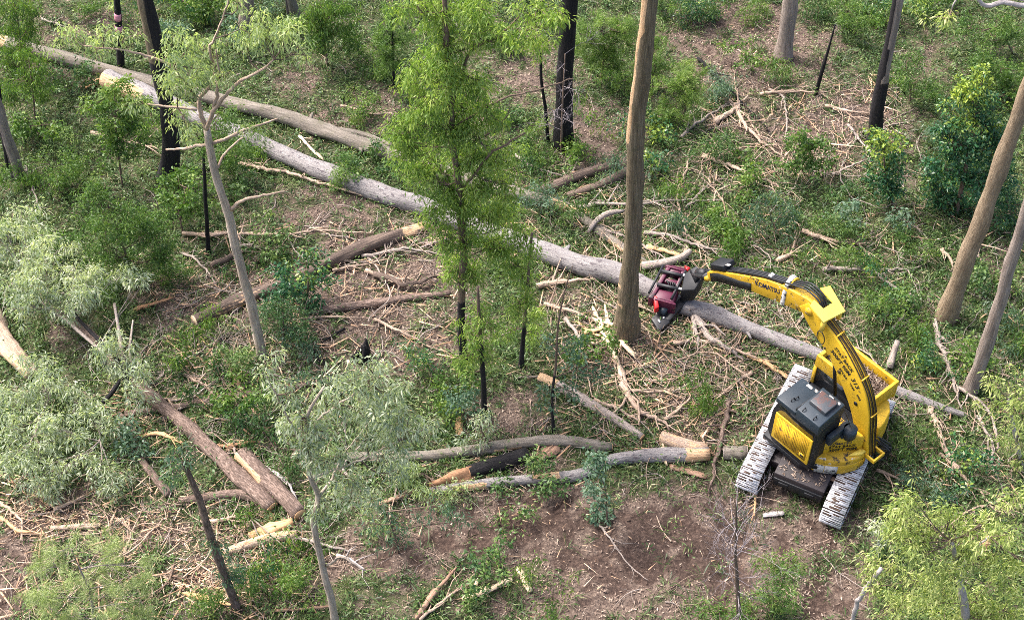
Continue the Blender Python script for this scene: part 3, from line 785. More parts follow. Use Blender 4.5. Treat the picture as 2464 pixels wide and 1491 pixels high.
# ---- shrubs
def shrub(name, base, blobs, leaf, style, label, dens=1.0, tone=.5, cat='shrub', stem=5, top=None, group=None, twig='twig'):
    b0 = ground(*base)
    root = thing(name, b0, label, cat, group)
    tp = on_plane(*(top or blobs[0][:2]), b0[1])
    Q, rr = resample([b0 - [0, 0, .05], (b0 + tp) / 2 + rng.normal(0, .08, 3), tp], [stem / 2 / 83, stem / 2 / 95, .008], 0.25)
    g = G(); g.tube(Q, rr, n=6, seed=int(rng.integers(40))); g.build('stem', M[twig], root, b0, smooth=True)
    g = G(); foliage(g, px_blobs(blobs, Y=b0[1], tone=tone), style, dens, twig_from=Q[1:]); g.build('foliage', [M[leaf], M[twig]], root, b0)
    return root


shrub('glossy_tree', (2300, 520), [(2362, 200, 26, 26, .95), (2335, 240, 40, 28, .85), (2370, 260, 40, 28, .5), (2310, 290, 50, 32, .6), (2370, 310, 46, 34, .25), (2290, 350, 56, 34, .3), (2350, 370, 56, 36, .25), (2400, 350, 30, 40, .2), (2270, 410, 56, 34, .25), (2340, 430, 56, 36, .2), (2400, 420, 40, 36, .2), (2240, 450, 44, 28, .4), (2300, 480, 50, 30, .2), (2370, 490, 44, 26, .2), (2380, 300, 20, 20, .9)],
      'leaf_gloss', 'broad', 'large rounded dark green glossy tree beside the leaning tan trunk', dens=1.0, cat='tree', stem=14)
shrub('glossy_shrub', (2150, 500), [(2125, 325, 26, 20, .9), (2110, 350, 30, 22, .75), (2150, 345, 26, 20, .7), (2120, 385, 36, 22, .55), (2160, 390, 30, 22, .35), (2110, 420, 30, 20, .3), (2150, 440, 40, 28, .25), (2140, 475, 26, 20, .3)], 'leaf_gloss', 'broad', 'green shrub with bright new tips at the foot of the leaning charred trunk', dens=.8, stem=8)
shrub('wattle_shrub', (1445, 190), [(1450, 70, 46, 30, .55), (1420, 100, 40, 30, .45), (1480, 100, 42, 32, .55), (1450, 130, 50, 30, .45), (1480, 150, 30, 20, .4), (1500, 60, 30, 24, .4)], 'wattle', 'wattle', 'feathery bright green wattle bush beside the thick black trunk', stem=8)
shrub('wattle_shrub', (1640, 300), [(1650, 190, 44, 24, .65), (1610, 220, 44, 28, .6), (1670, 215, 34, 26, .55), (1630, 255, 46, 28, .5), (1590, 270, 30, 24, .4)], 'wattle', 'wattle', 'feathery pale green wattle bush to the right of the tall bare brown trunk', stem=7)
shrub('wattle_shrub', (1570, 220), [(1575, 130, 40, 24, .4), (1550, 165, 40, 30, .4), (1590, 180, 36, 24, .35), (1510, 190, 30, 20, .4)], 'wattle', 'wattle', 'small feathery green bush half behind the tall bare brown trunk', stem=6, dens=.7)
shrub('dark_wattle', (948, 210), [(945, 40, 34, 30, .2), (930, 80, 36, 30, .2), (960, 100, 34, 34, .2), (930, 130, 34, 30, .2), (955, 160, 34, 30, .2), (940, 190, 26, 20, .2), (900, 100, 24, 24, .3)], 'wattle', 'wattle', 'slim dark feathery young tree left of the slender green gum', dens=.6, stem=9, twig='charcoal')
shrub('leafy_bush', (790, 160), [(770, 20, 44, 26, .5), (820, 30, 40, 26, .4), (760, 60, 44, 28, .45), (815, 75, 46, 28, .4), (780, 105, 40, 24, .35), (830, 115, 30, 20, .3)], 'leaf_mid', 'euc', 'leafy mid green bush at the back beside the grey trunk with a dark side', stem=7)
shrub('leafy_bush', (60, 180), [(40, 20, 46, 34, .55), (20, 70, 40, 34, .5), (70, 70, 30, 30, .5), (45, 115, 50, 30, .5), (30, 155, 40, 26, .5)], 'leaf_mid', 'euc', 'yellowish green bush over the end of the upper fallen log', tone=.6, stem=6, dens=.8)
shrub('leafy_bush', (85, 300), [(70, 150, 44, 26, .6), (95, 180, 36, 26, .6), (60, 190, 40, 26, .5), (85, 225, 36, 22, .5), (20, 230, 30, 26, .45)], 'leaf_mid', 'euc', 'yellowish green bush in front of the upper fallen log near the left edge', stem=6, dens=.8)
shrub('leafy_bush', (295, 450), [(275, 215, 34, 24, .8), (250, 245, 40, 26, .7), (310, 250, 40, 26, .6), (270, 280, 50, 26, .55), (330, 290, 40, 26, .4), (250, 320, 44, 26, .5), (310, 330, 44, 26, .4), (270, 360, 40, 20, .35)], 'leaf_mid', 'broad', 'bright green bush in front of the cut end of the long grey log', tone=.6, stem=7, dens=.8)
shrub('leafy_bush', (330, 700), [(260, 490, 50, 30, .4), (220, 470, 40, 26, .45), (300, 530, 60, 34, .35), (230, 550, 60, 34, .4), (340, 580, 60, 34, .3), (270, 600, 60, 34, .35), (390, 620, 50, 30, .3), (330, 640, 60, 30, .25), (410, 660, 40, 26, .3), (360, 560, 50, 30, .4), (300, 680, 50, 26, .3), (390, 690, 40, 22, .3)], 'leaf_mid', 'fine', 'wide dense green thicket bush on the left between the fallen crown and the crooked tree', dens=.85, stem=8)
shrub('leafy_bush', (440, 560), [(430, 430, 40, 24, .5), (400, 460, 36, 24, .45), (460, 460, 40, 24, .5), (430, 490, 46, 26, .4), (470, 500, 30, 22, .4), (400, 500, 30, 24, .35)], 'leaf_mid', 'broad', 'green bush at the foot of the bent burnt trunk', dens=.75, stem=6)
shrub('leafy_bush', (730, 740), [(740, 640, 40, 20, .45), (700, 665, 36, 22, .3), (750, 675, 40, 24, .35), (700, 700, 46, 24, .2), (670, 730, 40, 24, .15), (740, 710, 36, 22, .25)], 'leaf_gloss', 'broad', 'dark green bush growing over the old dark log', dens=.75, stem=6)
shrub('leafy_bush', (680, 830), [(680, 740, 44, 24, .25), (640, 760, 40, 24, .25), (700, 780, 50, 26, .2), (660, 800, 50, 24, .2), (730, 810, 40, 20, .2)], 'leaf_dark', 'fine', 'low dark green bush at the foot of the pale crooked tree', dens=.7, stem=6)
shrub('leafy_bush', (2440, 130), [(2400, 50, 50, 26, .4), (2440, 80, 40, 26, .4), (2390, 100, 50, 26, .35), (2440, 130, 40, 24, .3), (2330, 70, 40, 26, .3)], 'leaf_mid', 'fine', 'green bush at the top right edge under the hanging pale branch', dens=.6, stem=6)
shrub('leafy_bush', (2190, 250), [(2180, 150, 44, 24, .35), (2220, 190, 50, 26, .35), (2180, 220, 40, 24, .3), (2240, 240, 44, 24, .3)], 'leaf_mid', 'fine', 'green bush just right of the leaning charred trunk', dens=.6, stem=6)
shrub('leafy_bush', (1940, 420), [(1920, 340, 36, 20, .4), (1960, 350, 40, 22, .35), (1930, 375, 44, 22, .3), (1970, 390, 34, 20, .3)], 'leaf_mid', 'broad', 'low green bush beside the brush in front of the charred trunk', dens=.7, stem=5)
shrub('leafy_bush', (1870, 560), [(1850, 500, 40, 22, .2), (1890, 510, 36, 22, .2), (1860, 540, 40, 20, .2)], 'leaf_blue', 'euc', 'bluish green bush between the brush and the machine arm', dens=.7, stem=5)
shrub('leafy_bush', (1860, 1480), [(1900, 1350, 40, 20, .5), (1860, 1370, 36, 22, .5), (1880, 1400, 44, 24, .45), (1840, 1420, 40, 24, .5), (1890, 1440, 36, 22, .4), (1830, 1460, 40, 22, .5)], 'leaf_mid', 'fine', 'bright green low bush on the bare soil in front of the machine', dens=.75, stem=5)
shrub('leafy_bush', (1740, 1510), [(1730, 1465, 50, 20, .5), (1690, 1480, 36, 18, .5), (1770, 1490, 40, 20, .5)], 'leaf_mid', 'fine', 'small bright green bush at the bottom edge beside the dead grey bush', dens=.8, stem=5)
shrub('leafy_bush', (1110, 1010), [(1110, 960, 34, 22, .3), (1090, 985, 30, 20, .3), (1130, 1000, 30, 20, .35), (1150, 1010, 24, 20, .5)], 'leaf_blue', 'broad', 'small bush beside the short sapling with a burnt stem', dens=.7, stem=5)
shrub('blue_sapling', (1462, 1260), [(1425, 1100, 20, 22, .5), (1435, 1130, 20, 22, .5), (1440, 1165, 22, 24, .45), (1432, 1200, 22, 22, .5), (1445, 1235, 22, 20, .45), (1460, 1110, 16, 14, .4)], 'leaf_blue', 'broad', 'narrow bluish green sapling leaning over the bend in the grey log', dens=.95, cat='sapling', stem=5)
shrub('needle_shrub', (230, 1530), [(170, 1320, 50, 24, .45), (260, 1340, 60, 28, .5), (120, 1370, 50, 30, .5), (210, 1380, 60, 30, .55), (310, 1390, 56, 30, .5), (370, 1370, 30, 20, .4), (150, 1430, 60, 30, .5), (250, 1440, 60, 30, .55), (340, 1450, 50, 28, .45), (90, 1450, 44, 30, .5), (180, 1485, 60, 24, .5), (290, 1490, 60, 24, .5)], 'needle', 'needle', 'pale green feathery needle leaved shrub in the bottom left corner', dens=.62, stem=8, twig='branch_grey')
shrub('young_gum', (1190, 1090), [(1150, 1000, 26, 22, .7), (1140, 1030, 30, 22, .5), (1165, 1050, 24, 18, .5), (1130, 1060, 24, 16, .4)], 'leaf_silver', 'euc', 'pale leafy sapling behind the upper curved grey log', dens=.6, cat='sapling', stem=4)
shrub('young_gum', (960, 1330), [(930, 1230, 40, 20, .35), (980, 1250, 36, 18, .3), (900, 1260, 36, 18, .35), (950, 1290, 34, 18, .3), (1080, 1250, 36, 18, .35), (1060, 1215, 40, 16, .4)], 'leaf_blue', 'euc', 'loose greyish green bush at the edge of the bare soil', dens=.6, stem=4)

shrub('leafy_bush', (2400, 240), [(2360, 150, 50, 24, .4), (2420, 170, 50, 26, .45), (2450, 210, 40, 26, .35), (2380, 210, 44, 24, .3)], 'leaf_mid', 'fine', 'green bush behind the large glossy tree near the right edge', dens=.7, stem=6)
shrub('leafy_bush', (2060, 90), [(2040, 30, 44, 24, .45), (2080, 50, 40, 24, .5), (2050, 70, 46, 22, .4)], 'leaf_mid', 'fine', 'pale green bush at the back between the pale trunk and the charred trunk', dens=.6, stem=5)
shrub('leafy_bush', (1690, 60), [(1670, 5, 44, 24, .4), (1710, 25, 40, 24, .35), (1680, 40, 40, 20, .3)], 'leaf_gloss', 'fine', 'dark green bush at the back right behind the tall bare brown trunk', dens=.8, stem=5)
shrub('leafy_bush', (500, 50), [(470, 0, 44, 24, .5), (510, 20, 40, 24, .5), (480, 35, 36, 20, .45)], 'leaf_mid', 'broad', 'green bush at the back above the crooked tree', dens=.7, stem=5)
shrub('leafy_bush', (150, 480), [(130, 400, 44, 24, .45), (170, 410, 44, 26, .5), (140, 440, 50, 26, .4), (190, 450, 40, 24, .45)], 'leaf_mid', 'fine', 'loose green bush on the left in front of the bright green one', dens=.7, stem=5)
shrub('leafy_bush', (90, 350), [(70, 290, 40, 22, .4), (110, 300, 40, 24, .5), (90, 325, 46, 22, .4)], 'leaf_mid', 'broad', 'low green bush near the left edge beside the leaning grey trunk', dens=.6, stem=5)
shrub('leafy_bush', (560, 420), [(530, 370, 36, 22, .35), (570, 380, 36, 22, .4), (550, 400, 40, 20, .35)], 'leaf_mid', 'fine', 'green bush just behind the bare middle of the crooked trunk', dens=.8, stem=5)
shrub('leafy_bush', (2440, 560), [(2420, 470, 40, 26, .3), (2450, 500, 30, 30, .25), (2420, 530, 44, 24, .3)], 'leaf_gloss', 'fine', 'dark green bush at the right edge behind the leaning tan trunk', dens=.8, stem=5)
shrub('leafy_bush', (1640, 560), [(1620, 530, 36, 18, .35), (1660, 535, 34, 18, .4)], 'leaf_blue', 'euc', 'small bluish bush right of the tall bare brown trunk', dens=.7, stem=4)

# ---- low bushes and seedlings spread through the undergrowth
SEED = [(150, 640), (60, 470), (190, 380), (560, 130), (480, 60), (840, 290), (900, 410), (640, 380), (820, 470), (650, 600), (780, 880), (1010, 870), (1060, 1000), (1240, 420), (1290, 380), (1370, 380), (1400, 540), (1290, 520), (1580, 440), (1660, 470), (1700, 380),
        (1740, 560), (1800, 640), (2000, 580), (2100, 560), (2080, 690), (2230, 640), (2180, 760), (2210, 830), (2120, 760), (2380, 700), (2420, 780), (2230, 900), (2290, 860), (1900, 720), (1960, 650), (1400, 900), 
        (2140, 1100), (2230, 1130), (2290, 1180), (1700, 1000), (640, 1010), (560, 990), (490, 860), (590, 930), (360, 1120), (620, 1370), (720, 1460), (1160, 1420), (1330, 1440), (560, 1480), (1250, 1200), (2240, 330), (2150, 60), (2250, 30), (2330, 180), (1800, 30), (1760, 170), (1880, 200), (1740, 240), (1550, 330), (1420, 260), (1250, 300), (1180, 130), (880, 190), (680, 110), (420, 90), (350, 60), (230, 30), (170, 200), (350, 330), (50, 560), (560, 480), (1480, 430), (2320, 420), (2400, 240), (1960, 60), (1640, 60),
        (2080, 60), (1700, 20), (640, 20), (430, 20), (2450, 880), (2050, 480), (1830, 440), (980, 300)]
for i, (px, py) in enumerate(SEED):
    b0 = ground(px, py)
    root = thing('seedling', b0, 'low leafy seedling bush growing among the grass', 'plant', 'seedling bushes in the undergrowth')
    tp = b0 + [rng.normal(0, .1), rng.normal(0, .1), 0.45 + 0.4 * rng.random()]
    g = G(); g.tube([b0 - [0, 0, .03], (b0 + tp) / 2, tp], [.016, .012, .006], n=5); g.build('stem', M['twig'], root, b0)
    g = G()
    bl = [(tp + rng.normal(0, .45, 3) * [1, 1, .35], np.array([.52, .52, .34]) * (0.6 + .6 * rng.random()), .3 + .4 * rng.random()) for _ in range(4)]
    foliage(g, bl, ['broad', 'euc', 'fine'][i % 3], .6)
    g.build('foliage', M[['leaf_mid', 'leaf_mid', 'herb', 'leaf_blue', 'leaf_gloss', 'leaf_mid', 'leaf_dark'][i % 7]], root, b0)


# ---- dead bushes: bare forked twigs
def dead_twigs(g, a, d, L, r, depth, n=5, spread=.6):
    P = [np.array(a, float)]; d = unit(np.array(d, float))
    for i in range(4):
        d = unit(d + rng.normal(0, .16, 3)); P.append(P[-1] + d * L / 4)
    g.tube(P, np.linspace(r, r * .35, 5), n=4, cap=False, seed=int(rng.integers(30)))
    if depth:
        for k in range(n):
            i = rng.integers(1, 5)
            dead_twigs(g, P[i], d + rng.normal(0, spread, 3), L * (.45 + .3 * rng.random()), r * .5, depth - 1, max(2, n - 1), spread)


def dead_bush(spec, mat, label, n, L, up=0.2):
    b0, P, r = trunk_pts(spec)
    root = thing('dead_bush', b0, label, 'dead bush')
    Q, rr = resample(P, r, .2)
    g = G(); g.tube(Q, rr, n=7, lump=.1); g.build('stem', M['twig'], root, b0, smooth=True)
    g = G()
    for i in range(n):
        q = Q[rng.integers(len(Q) // 4, len(Q))]
        az = rng.random() * 6.283
        dead_twigs(g, q, (math.cos(az), math.sin(az), up + .4 * rng.random()), L * (.6 + .6 * rng.random()), .011, 2)
    g.build('twig_crown', M[mat], root, b0)


dead_bush([(1778, 1520, 12), (1775, 1420, 11), (1768, 1330, 9), (1772, 1250, 6), (1770, 1200, 3)], 'twig_grey', 'bare grey dead bush with fine twigs on the dark soil', 20, 1.05)
dead_bush([(1350, 372, 6), (1352, 300, 5), (1356, 200, 4), (1360, 130, 3)], 'twig_grey', 'fine grey dead twigs standing against the thick black trunk', 16, .8)


# ------------------------------------------------------------------ the yellow tracked tree harvester
M['yellow'] = paint('yellow_paint', (0.64, 0.40, 0.018), dirt=(0.10, 0.065, 0.025), dirt_at=0.60, chip=(0.035, 0.028, 0.02), chip_at=0.675, rough=.5, scale=4.5)
M['yellow_worn'] = paint('worn_yellow_paint', (0.58, 0.35, 0.02), dirt=(0.035, 0.025, 0.02), dirt_at=0.555, chip=(0.60, 0.56, 0.50), chip_at=0.63, rough=.45, scale=3.5)
M['yellow_fresh'] = paint('fresh_yellow_paint', (0.86, 0.62, 0.09), dirt=(0.3, 0.2, 0.04), dirt_at=0.75, rough=.4)
M['grey_paint'] = paint('grey_paint', (0.015, 0.027, 0.039), dirt=(0.10, 0.105, 0.11), dirt_at=0.64, chip=(0.010, 0.010, 0.012), chip_at=0.74, rough=.45, scale=3.0)
M['black_steel'] = paint('black_steel', (0.006, 0.007, 0.010), dirt=(0.04, 0.032, 0.028), dirt_at=0.66, rough=.5, scale=4)
M['maroon'] = paint('maroon_paint', (0.095, 0.010, 0.036), dirt=(0.02, 0.013, 0.015), dirt_at=0.56, chip=(0.20, 0.06, 0.10), chip_at=0.70, rough=.4, scale=4)
M['red'] = paint('red_paint', (0.55, 0.012, 0.015), dirt=(0.1, 0.01, 0.01), dirt_at=.7, rough=.35)
M['track_steel'] = paint('track_steel', (0.66, 0.66, 0.68), dirt=(0.09, 0.062, 0.048), dirt_at=0.565, rough=.42, scale=5, metal=.4)
M['mud'] = paint('mud', (0.055, 0.032, 0.022), dirt=(0.12, 0.08, 0.055), dirt_at=.55, rough=.9, scale=9)
M['belly'] = paint('belly_paint', (0.022, 0.016, 0.018), dirt=(0.16, 0.11, 0.07), dirt_at=.63, rough=.55, scale=8)
M['rust_hatch'] = paint('hatch_paint', (0.045, 0.052, 0.060), dirt=(0.085, 0.045, 0.04), dirt_at=.5, rough=.4, scale=1.5)
M['hose'] = paint('hose_rubber', (0.010, 0.012, 0.015), dirt=(0.03, 0.03, 0.03), rough=.45)
M['hose_brown'] = paint('oily_hose', (0.045, 0.025, 0.010), dirt=(0.50, 0.30, 0.02), dirt_at=.6, rough=.5, scale=9)
M['letter_black'] = paint('black_lettering', (0.012, 0.011, 0.011), dirt=(0.5, 0.32, 0.02), dirt_at=.82, rough=.6, scale=9)
M['letter_blue'] = paint('blue_lettering', (0.012, 0.015, 0.05), dirt=(0.6, 0.36, 0.03), dirt_at=.62, rough=.6, scale=7)
M['white_worn'] = paint('worn_white_paint', (0.62, 0.60, 0.57), dirt=(0.03, 0.03, 0.03), dirt_at=.5, rough=.5, scale=7)
m, t, b = nodes('dark_glass'); M['glass'] = m
b.inputs['Base Color'].default_value = (0.008, 0.010, 0.013, 1); b.inputs['Roughness'].default_value = .08; b.inputs['Specular IOR Level'].default_value = .5
m, t, b = nodes('perforated_yellow'); M['perforated'] = m
co = nd(t, 'ShaderNodeTexCoord').outputs['Object']
vo = nd(t, 'ShaderNodeTexVoronoi'); vo.inputs['Scale'].default_value = 26.0; vo.inputs['Randomness'].default_value = .15
t.links.new(co, vo.inputs['Vector'])
c = mix(t, smooth(t, vo.outputs['Distance'], .34, .42), (0.02, 0.014, 0.006), (0.66, 0.38, 0.02))
c = mix(t, smooth(t, noise(t, co, 4, 5), .58, .7), c, (0.14, 0.085, 0.03))
t.links.new(c, b.inputs['Base Color'])

CX = np.array([9.245, 26.082])
ua = math.radians(130); UF = np.array([math.cos(ua), math.sin(ua)]); UR = np.array([UF[1], -UF[0]])
ta = math.radians(62); TF = np.array([math.cos(ta), math.sin(ta)]); TS = np.array([TF[1], -TF[0]])
HB = np.array([CX[0], CX[1], 0.0])


def U(r, f, z):
    return np.array([*(CX + r * UR + f * UF), z])


def T_(s, q, z):
    return np.array([*(CX + s * TS + q * TF), z])


RU = np.array([[*UR, 0], [*UF, 0], [0, 0, 1.0]])      # rows: right, forward, up
RT = np.array([[*TS, 0], [*TF, 0], [0, 0, 1.0]])
harv = thing('timber_harvester', HB, 'yellow tracked timber harvester with its boom bent down to a maroon felling head', 'harvester')


def part(name, g, mat, parent=None, smooth=False, bevel=0.0):
    o = g.build(name, mat if isinstance(mat, list) else M[mat], parent or harv, HB, smooth)
    if bevel:
        bv = o.modifiers.new('bevel', 'BEVEL'); bv.width = bevel; bv.segments = 2; bv.limit_method = 'ANGLE'
    return o


def ubox(g, r0, r1, f0, f1, z0, z1, mat=0):
    g.box(U((r0 + r1) / 2, (f0 + f1) / 2, (z0 + z1) / 2), (r1 - r0, f1 - f0, z1 - z0), RU, mat=mat)


def uprism(g, poly, z0, z1, mat=0, shrink=1.0):
    c = np.mean(np.array(poly), 0)
    n = len(poly)
    V = [U(r, f, z0) for r, f in poly] + [U(c[0] + (r - c[0]) * shrink, c[1] + (f - c[1]) * shrink, z1) for r, f in poly]
    g.add(V, [(i, (i + 1) % n, n + (i + 1) % n, n + i) for i in range(n)] + [tuple(range(n))[::-1], tuple(range(n, 2 * n))], mat=mat)


# crawler tracks
for side in (-1, 1):
    s0 = side * 1.30; R_, hl = .43, 2.02
    per = 4 * hl + 2 * math.pi * R_; N = 48
    g = G()
    for i in range(N):
        d = i / N * per
        if d < 2 * hl: q, z, a = -hl + d, R_, 0.0
        elif d < 2 * hl + math.pi * R_:
            th = (d - 2 * hl) / R_; q, z, a = hl + R_ * math.sin(th), R_ * math.cos(th), -th
        elif d < 4 * hl + math.pi * R_: q, z, a = hl - (d - 2 * hl - math.pi * R_), -R_, math.pi
        else:
            th = (d - 4 * hl - math.pi * R_) / R_; q, z, a = -hl - R_ * math.sin(th), -R_ * math.cos(th), math.pi - th
        ca, sa = math.cos(a), math.sin(a)
        X, Yv, Zv = RT[0], np.array([*(TF * ca), sa]), np.array([*(-TF * sa), ca])
        Rl = np.stack([X, Yv, Zv])
        c0 = T_(s0, q, z + .49)
        g.box(c0, (.66, per / N * .84, .03), Rl); g.box(c0 - Zv * .03, (.60, per / N * 1.02, .02), Rl, mat=1)
        for off in (-.082, .01, .082):
            g.box(c0 + Yv * off + Zv * .03, (.66, .016, .045), Rl)
        for k in range(2):                                   # mud packed at the bolts
            g.box(c0 + X * (side * .02 + (-.09, .09)[k] + rng.normal(0, .02)) + Zv * .018 + Yv * .038 * (1 if k else -1), (.13 + .12 * rng.random(), .085, .05), Rl, mat=1, taper=.7)
        if rng.random() < .6:
            g.box(c0 + X * rng.normal(0, .12) + Zv * .02, (.18 + .24 * rng.random(), .16, .036), Rl, mat=1, taper=.6)
    tr = part('crawler_track', g, [M['track_steel'], M['mud']])
    g = G(); g.box(T_(s0, 0, .49), (.36, 3.9, .52), RT); part('track_frame', g, 'belly', tr)
    for q, nm in ((-hl, 'sprocket'), (hl, 'idler_wheel')):
        g = G(); g.tube([T_(s0 - .2, q, .49), T_(s0 + .2, q, .49)], .38, n=18); part(nm, g, 'black_steel', tr)
    for k in range(6):
        g = G(); q = -1.5 + k * .6; g.tube([T_(s0 - .22, q, .22), T_(s0 + .22, q, .22)], .12, n=12); part('track_roller', g, 'black_steel', tr)

g = G()
g.box(T_(0.08, -.35, .72), (1.55, 3.2, .46), RT)
g.box(T_(0.08, 0, .62), (2.3, .7, .3), RT); g.box(T_(0.08, 1.1, .62), (2.3, .5, .3), RT); g.box(T_(.08, -1.2, .62), (2.2, .5, .3), RT)
cb = part('carbody', g, 'belly', bevel=.03)
g = G(); g.box(T_(.08, -1.97, .62), (1.5, .06, .30), RT); g.box(T_(-.35, -2.0, .60), (.3, .06, .16), RT); g.box(T_(.45, -2.0, .60), (.3, .06, .16), RT)
part('end_plate', g, 'black_steel', cb, bevel=.01)
g = G(); n = 160
pp = np.array([T_(rng.uniform(-.6, .75), rng.uniform(-1.9, -.6), .965) for _ in range(n)])
splinters(g, pp, rng.random(n) * 6.28, .05 + .10 * rng.random(n), .02 + .02 * rng.random(n), rng.random(n), tilt=.05)
part('debris', g, 'litter', cb)['kind'] = 'stuff'
g = G(); g.tube([U(0, 0, .93), U(0, 0, 1.16)], .72, n=28); part('swing_bearing', g, 'black_steel')

# upper deck
deck = [(-1.5, .95), (-1.5, -.5), (-1.1, -.95), (-.6, -1.35), (.2, -1.5), (1.0, -1.4), (1.7, -1.05), (2.05, -.6), (2.05, 1.3), (.9, 1.35), (.7, .9)]
g = G(); uprism(g, deck, 1.13, 1.30); part('deck', g, 'black_steel', bevel=.02)
# counterweight and engine hood at the rear
cw = [(-.62, -.35), (-1.20, -.62), (-1.20, -.80), (-1.04, -1.05), (-.66, -1.43), (-.25, -1.60), (.10, -1.62), (.10, -.35)]
g = G(); uprism(g, cw, 1.0, 1.42); uprism(g, cw, 1.422, 1.62, shrink=.93); part('counterweight', g, 'yellow_worn', bevel=.05)
hood = [(-.60, -.35), (-1.12, -.66), (.02, -1.42), (.10, -1.42), (.10, -.35)]
g = G(); uprism(g, hood, 1.622, 2.14); uprism(g, hood, 2.142, 2.24, shrink=.90)
hd_ = part('engine_hood', g, 'yellow', bevel=.03)
g = G(); uprism(g, [(-.45, -1.36), (-.1, -1.58), (.06, -1.58), (.06, -1.42)], 1.63, 1.70); part('hood_ledge', g, 'yellow_fresh', hd_)
g = G(); pts = [(-.62, -1.33), (-.2, -1.585), (.07, -1.625), (.07, -1.64), (-.2, -1.605), (-.64, -1.35)]
uprism(g, pts, 1.12, 1.40); part('vent_grille', g, 'perforated', hd_)
for (ra, fa2), (rb2, fb2) in (((-1.20, -.80), (-1.04, -1.05)), ((-1.04, -1.05), (-.76, -1.33))):
    a_ = U(ra, fa2, 1.2); b2 = U(rb2, fb2, 1.2); dd = unit(b2 - a_); nn = np.array([dd[1], -dd[0], 0]); nn = nn if nn @ (U(-2, -2, 1.2) - a_) > 0 else -nn
    g = G(); g.box((a_ + b2) / 2 + nn * .004, (np.linalg.norm(b2 - a_) * .96, .008, .36), np.stack([dd, nn, [0, 0, 1.]])); part('worn_decal', g, 'white_worn', hd_)
g = G(); g.tube([U(-.30, -1.12, 2.2), U(-.30, -1.12, 2.28), U(-.30, -1.12, 2.30), U(-.30, -1.12, 2.62)], [.16, .16, .20, .20], n=20); g.tube([U(-.5, -1.0, 2.24), U(-.30, -1.12, 2.42)], .06, n=8); part('muffler', g, 'grey_paint', smooth=False)
g = G(); n = 110
pp = np.array([U(rng.uniform(-.95, .05), rng.uniform(-.9, -.45), 2.255) for _ in range(n)]); splinters(g, pp, rng.random(n) * 6.28, .05 + .09 * rng.random(n), .02 + .02 * rng.random(n), rng.random(n) * .4, tilt=.05)
part('debris', g, 'litter', hd_)['kind'] = 'stuff'
# right rear body
rb = [(.72, -.6), (.72, -1.45), (1.05, -1.40), (1.55, -1.22), (1.85, -.95), (1.98, -.62)]
g = G(); uprism(g, rb, 1.0, 1.60); uprism(g, rb, 1.602, 1.98, shrink=.88); part('fuel_tank', g, 'yellow', bevel=.04)
# tool tub at the right front, full of bark
z0, z1, ta_, tb_, fa_, fb_ = 1.30, 2.52, 1.10, 2.22, -.84, 1.42
g = G(); ubox(g, ta_ + .02, tb_ - .02, fa_ + .02, fb_ - .02, 1.85, 2.14)
tub = part('tool_tub', g, 'yellow', bevel=.015)
g = G(); ubox(g, ta_ + .02, tb_ - .25, fa_ + .25, fb_ - .02, z0, 1.848); part('tub_frame', g, 'black_steel', tub)
for r0, r1, f0, f1, za, zb in ((ta_, ta_ + .12, fa_, fb_, 2.05, z1), (tb_ - .10, tb_, fa_, fb_, 1.80, z1), (ta_ + .122, tb_ - .102, fa_, fa_ + .10, 2.0, z1), (ta_ + .122, tb_ - .102, fb_ - .12, fb_, 1.3, z1)):
    g = G(); ubox(g, r0, r1, f0, f1, za, zb); part('rim', g, 'yellow', tub, bevel=.015)
g = G(); ubox(g, ta_ - .002, ta_ + .019, fa_ + .1, fb_ - .12, 1.36, 2.045); part('dark_panel', g, 'glass', tub)
for f0 in (fb_ - .118, fa_ + .01):
    g = G(); ubox(g, ta_ - .03, ta_ + .018, f0, f0 + .11, 1.31, 2.048); part('panel_post', g, 'yellow', tub)
g = G(); n = 1300
pp = np.array([U(rng.uniform(ta_ + .15, tb_ - .15), rng.uniform(fa_ + .15, fb_ - .15), 2.19 + .12 * rng.random()) for _ in range(n)])
splinters(g, pp, rng.random(n) * 6.28, .08 + .22 * rng.random(n) ** 2, .02 + .02 * rng.random(n), rng.beta(2, 2.4, n), tilt=.2)
ubox(g, ta_ + .125, tb_ - .125, fa_ + .125, fb_ - .125, 2.145, 2.19)
part('bark_debris', g, 'litter', tub)['kind'] = 'stuff'

# cab
g = G()
prof = [(-.80, 1.30), (.62, 1.30), (.86, 1.65), (.80, 2.65), (.66, 3.12), (-.80, 3.12)]
nP = len(prof)
V = [U(-1.50, f, z) for f, z in prof] + [U(-.42, f, z) for f, z in prof]
g.add(V, [(i, (i + 1) % nP, nP + (i + 1) % nP, nP + i) for i in range(nP)] + [tuple(range(nP))[::-1], tuple(range(nP, 2 * nP))])
cab = part('cab', g, 'black_steel', bevel=.03)
g = G(); uprism(g, [(-1.58, .72), (-1.58, -.02), (-.46, -.02), (-.46, .74)], 3.122, 3.32); part('front_roof', g, 'grey_paint', cab, bevel=.03)
g = G(); uprism(g, [(-1.60, -.022), (-1.60, -.90), (-.40, -.82), (-.40, .04)], 3.122, 3.52, shrink=.97); part('raised_roof', g, 'grey_paint', cab, bevel=.03)
g = G(); uprism(g, [(-1.18, -.12), (-1.18, -.72), (-.62, -.70), (-.62, -.10)], 3.515, 3.66); part('roof_hatch', g, 'rust_hatch', cab, bevel=.02)
g = G()
for r, f in ((-1.50, .0), (-1.38, .34), (-1.25, .30), (-1.54, -.6), (-1.54, -.2)):
    z = 3.33 if f > -.03 else 3.53
    g.tube([U(r, f, z), U(r + .03, f, z + .07), U(r + .12, f, z + .07), U(r + .14, f, z)], .016, n=5)
part('roof_handle', g, 'black_steel', cab)
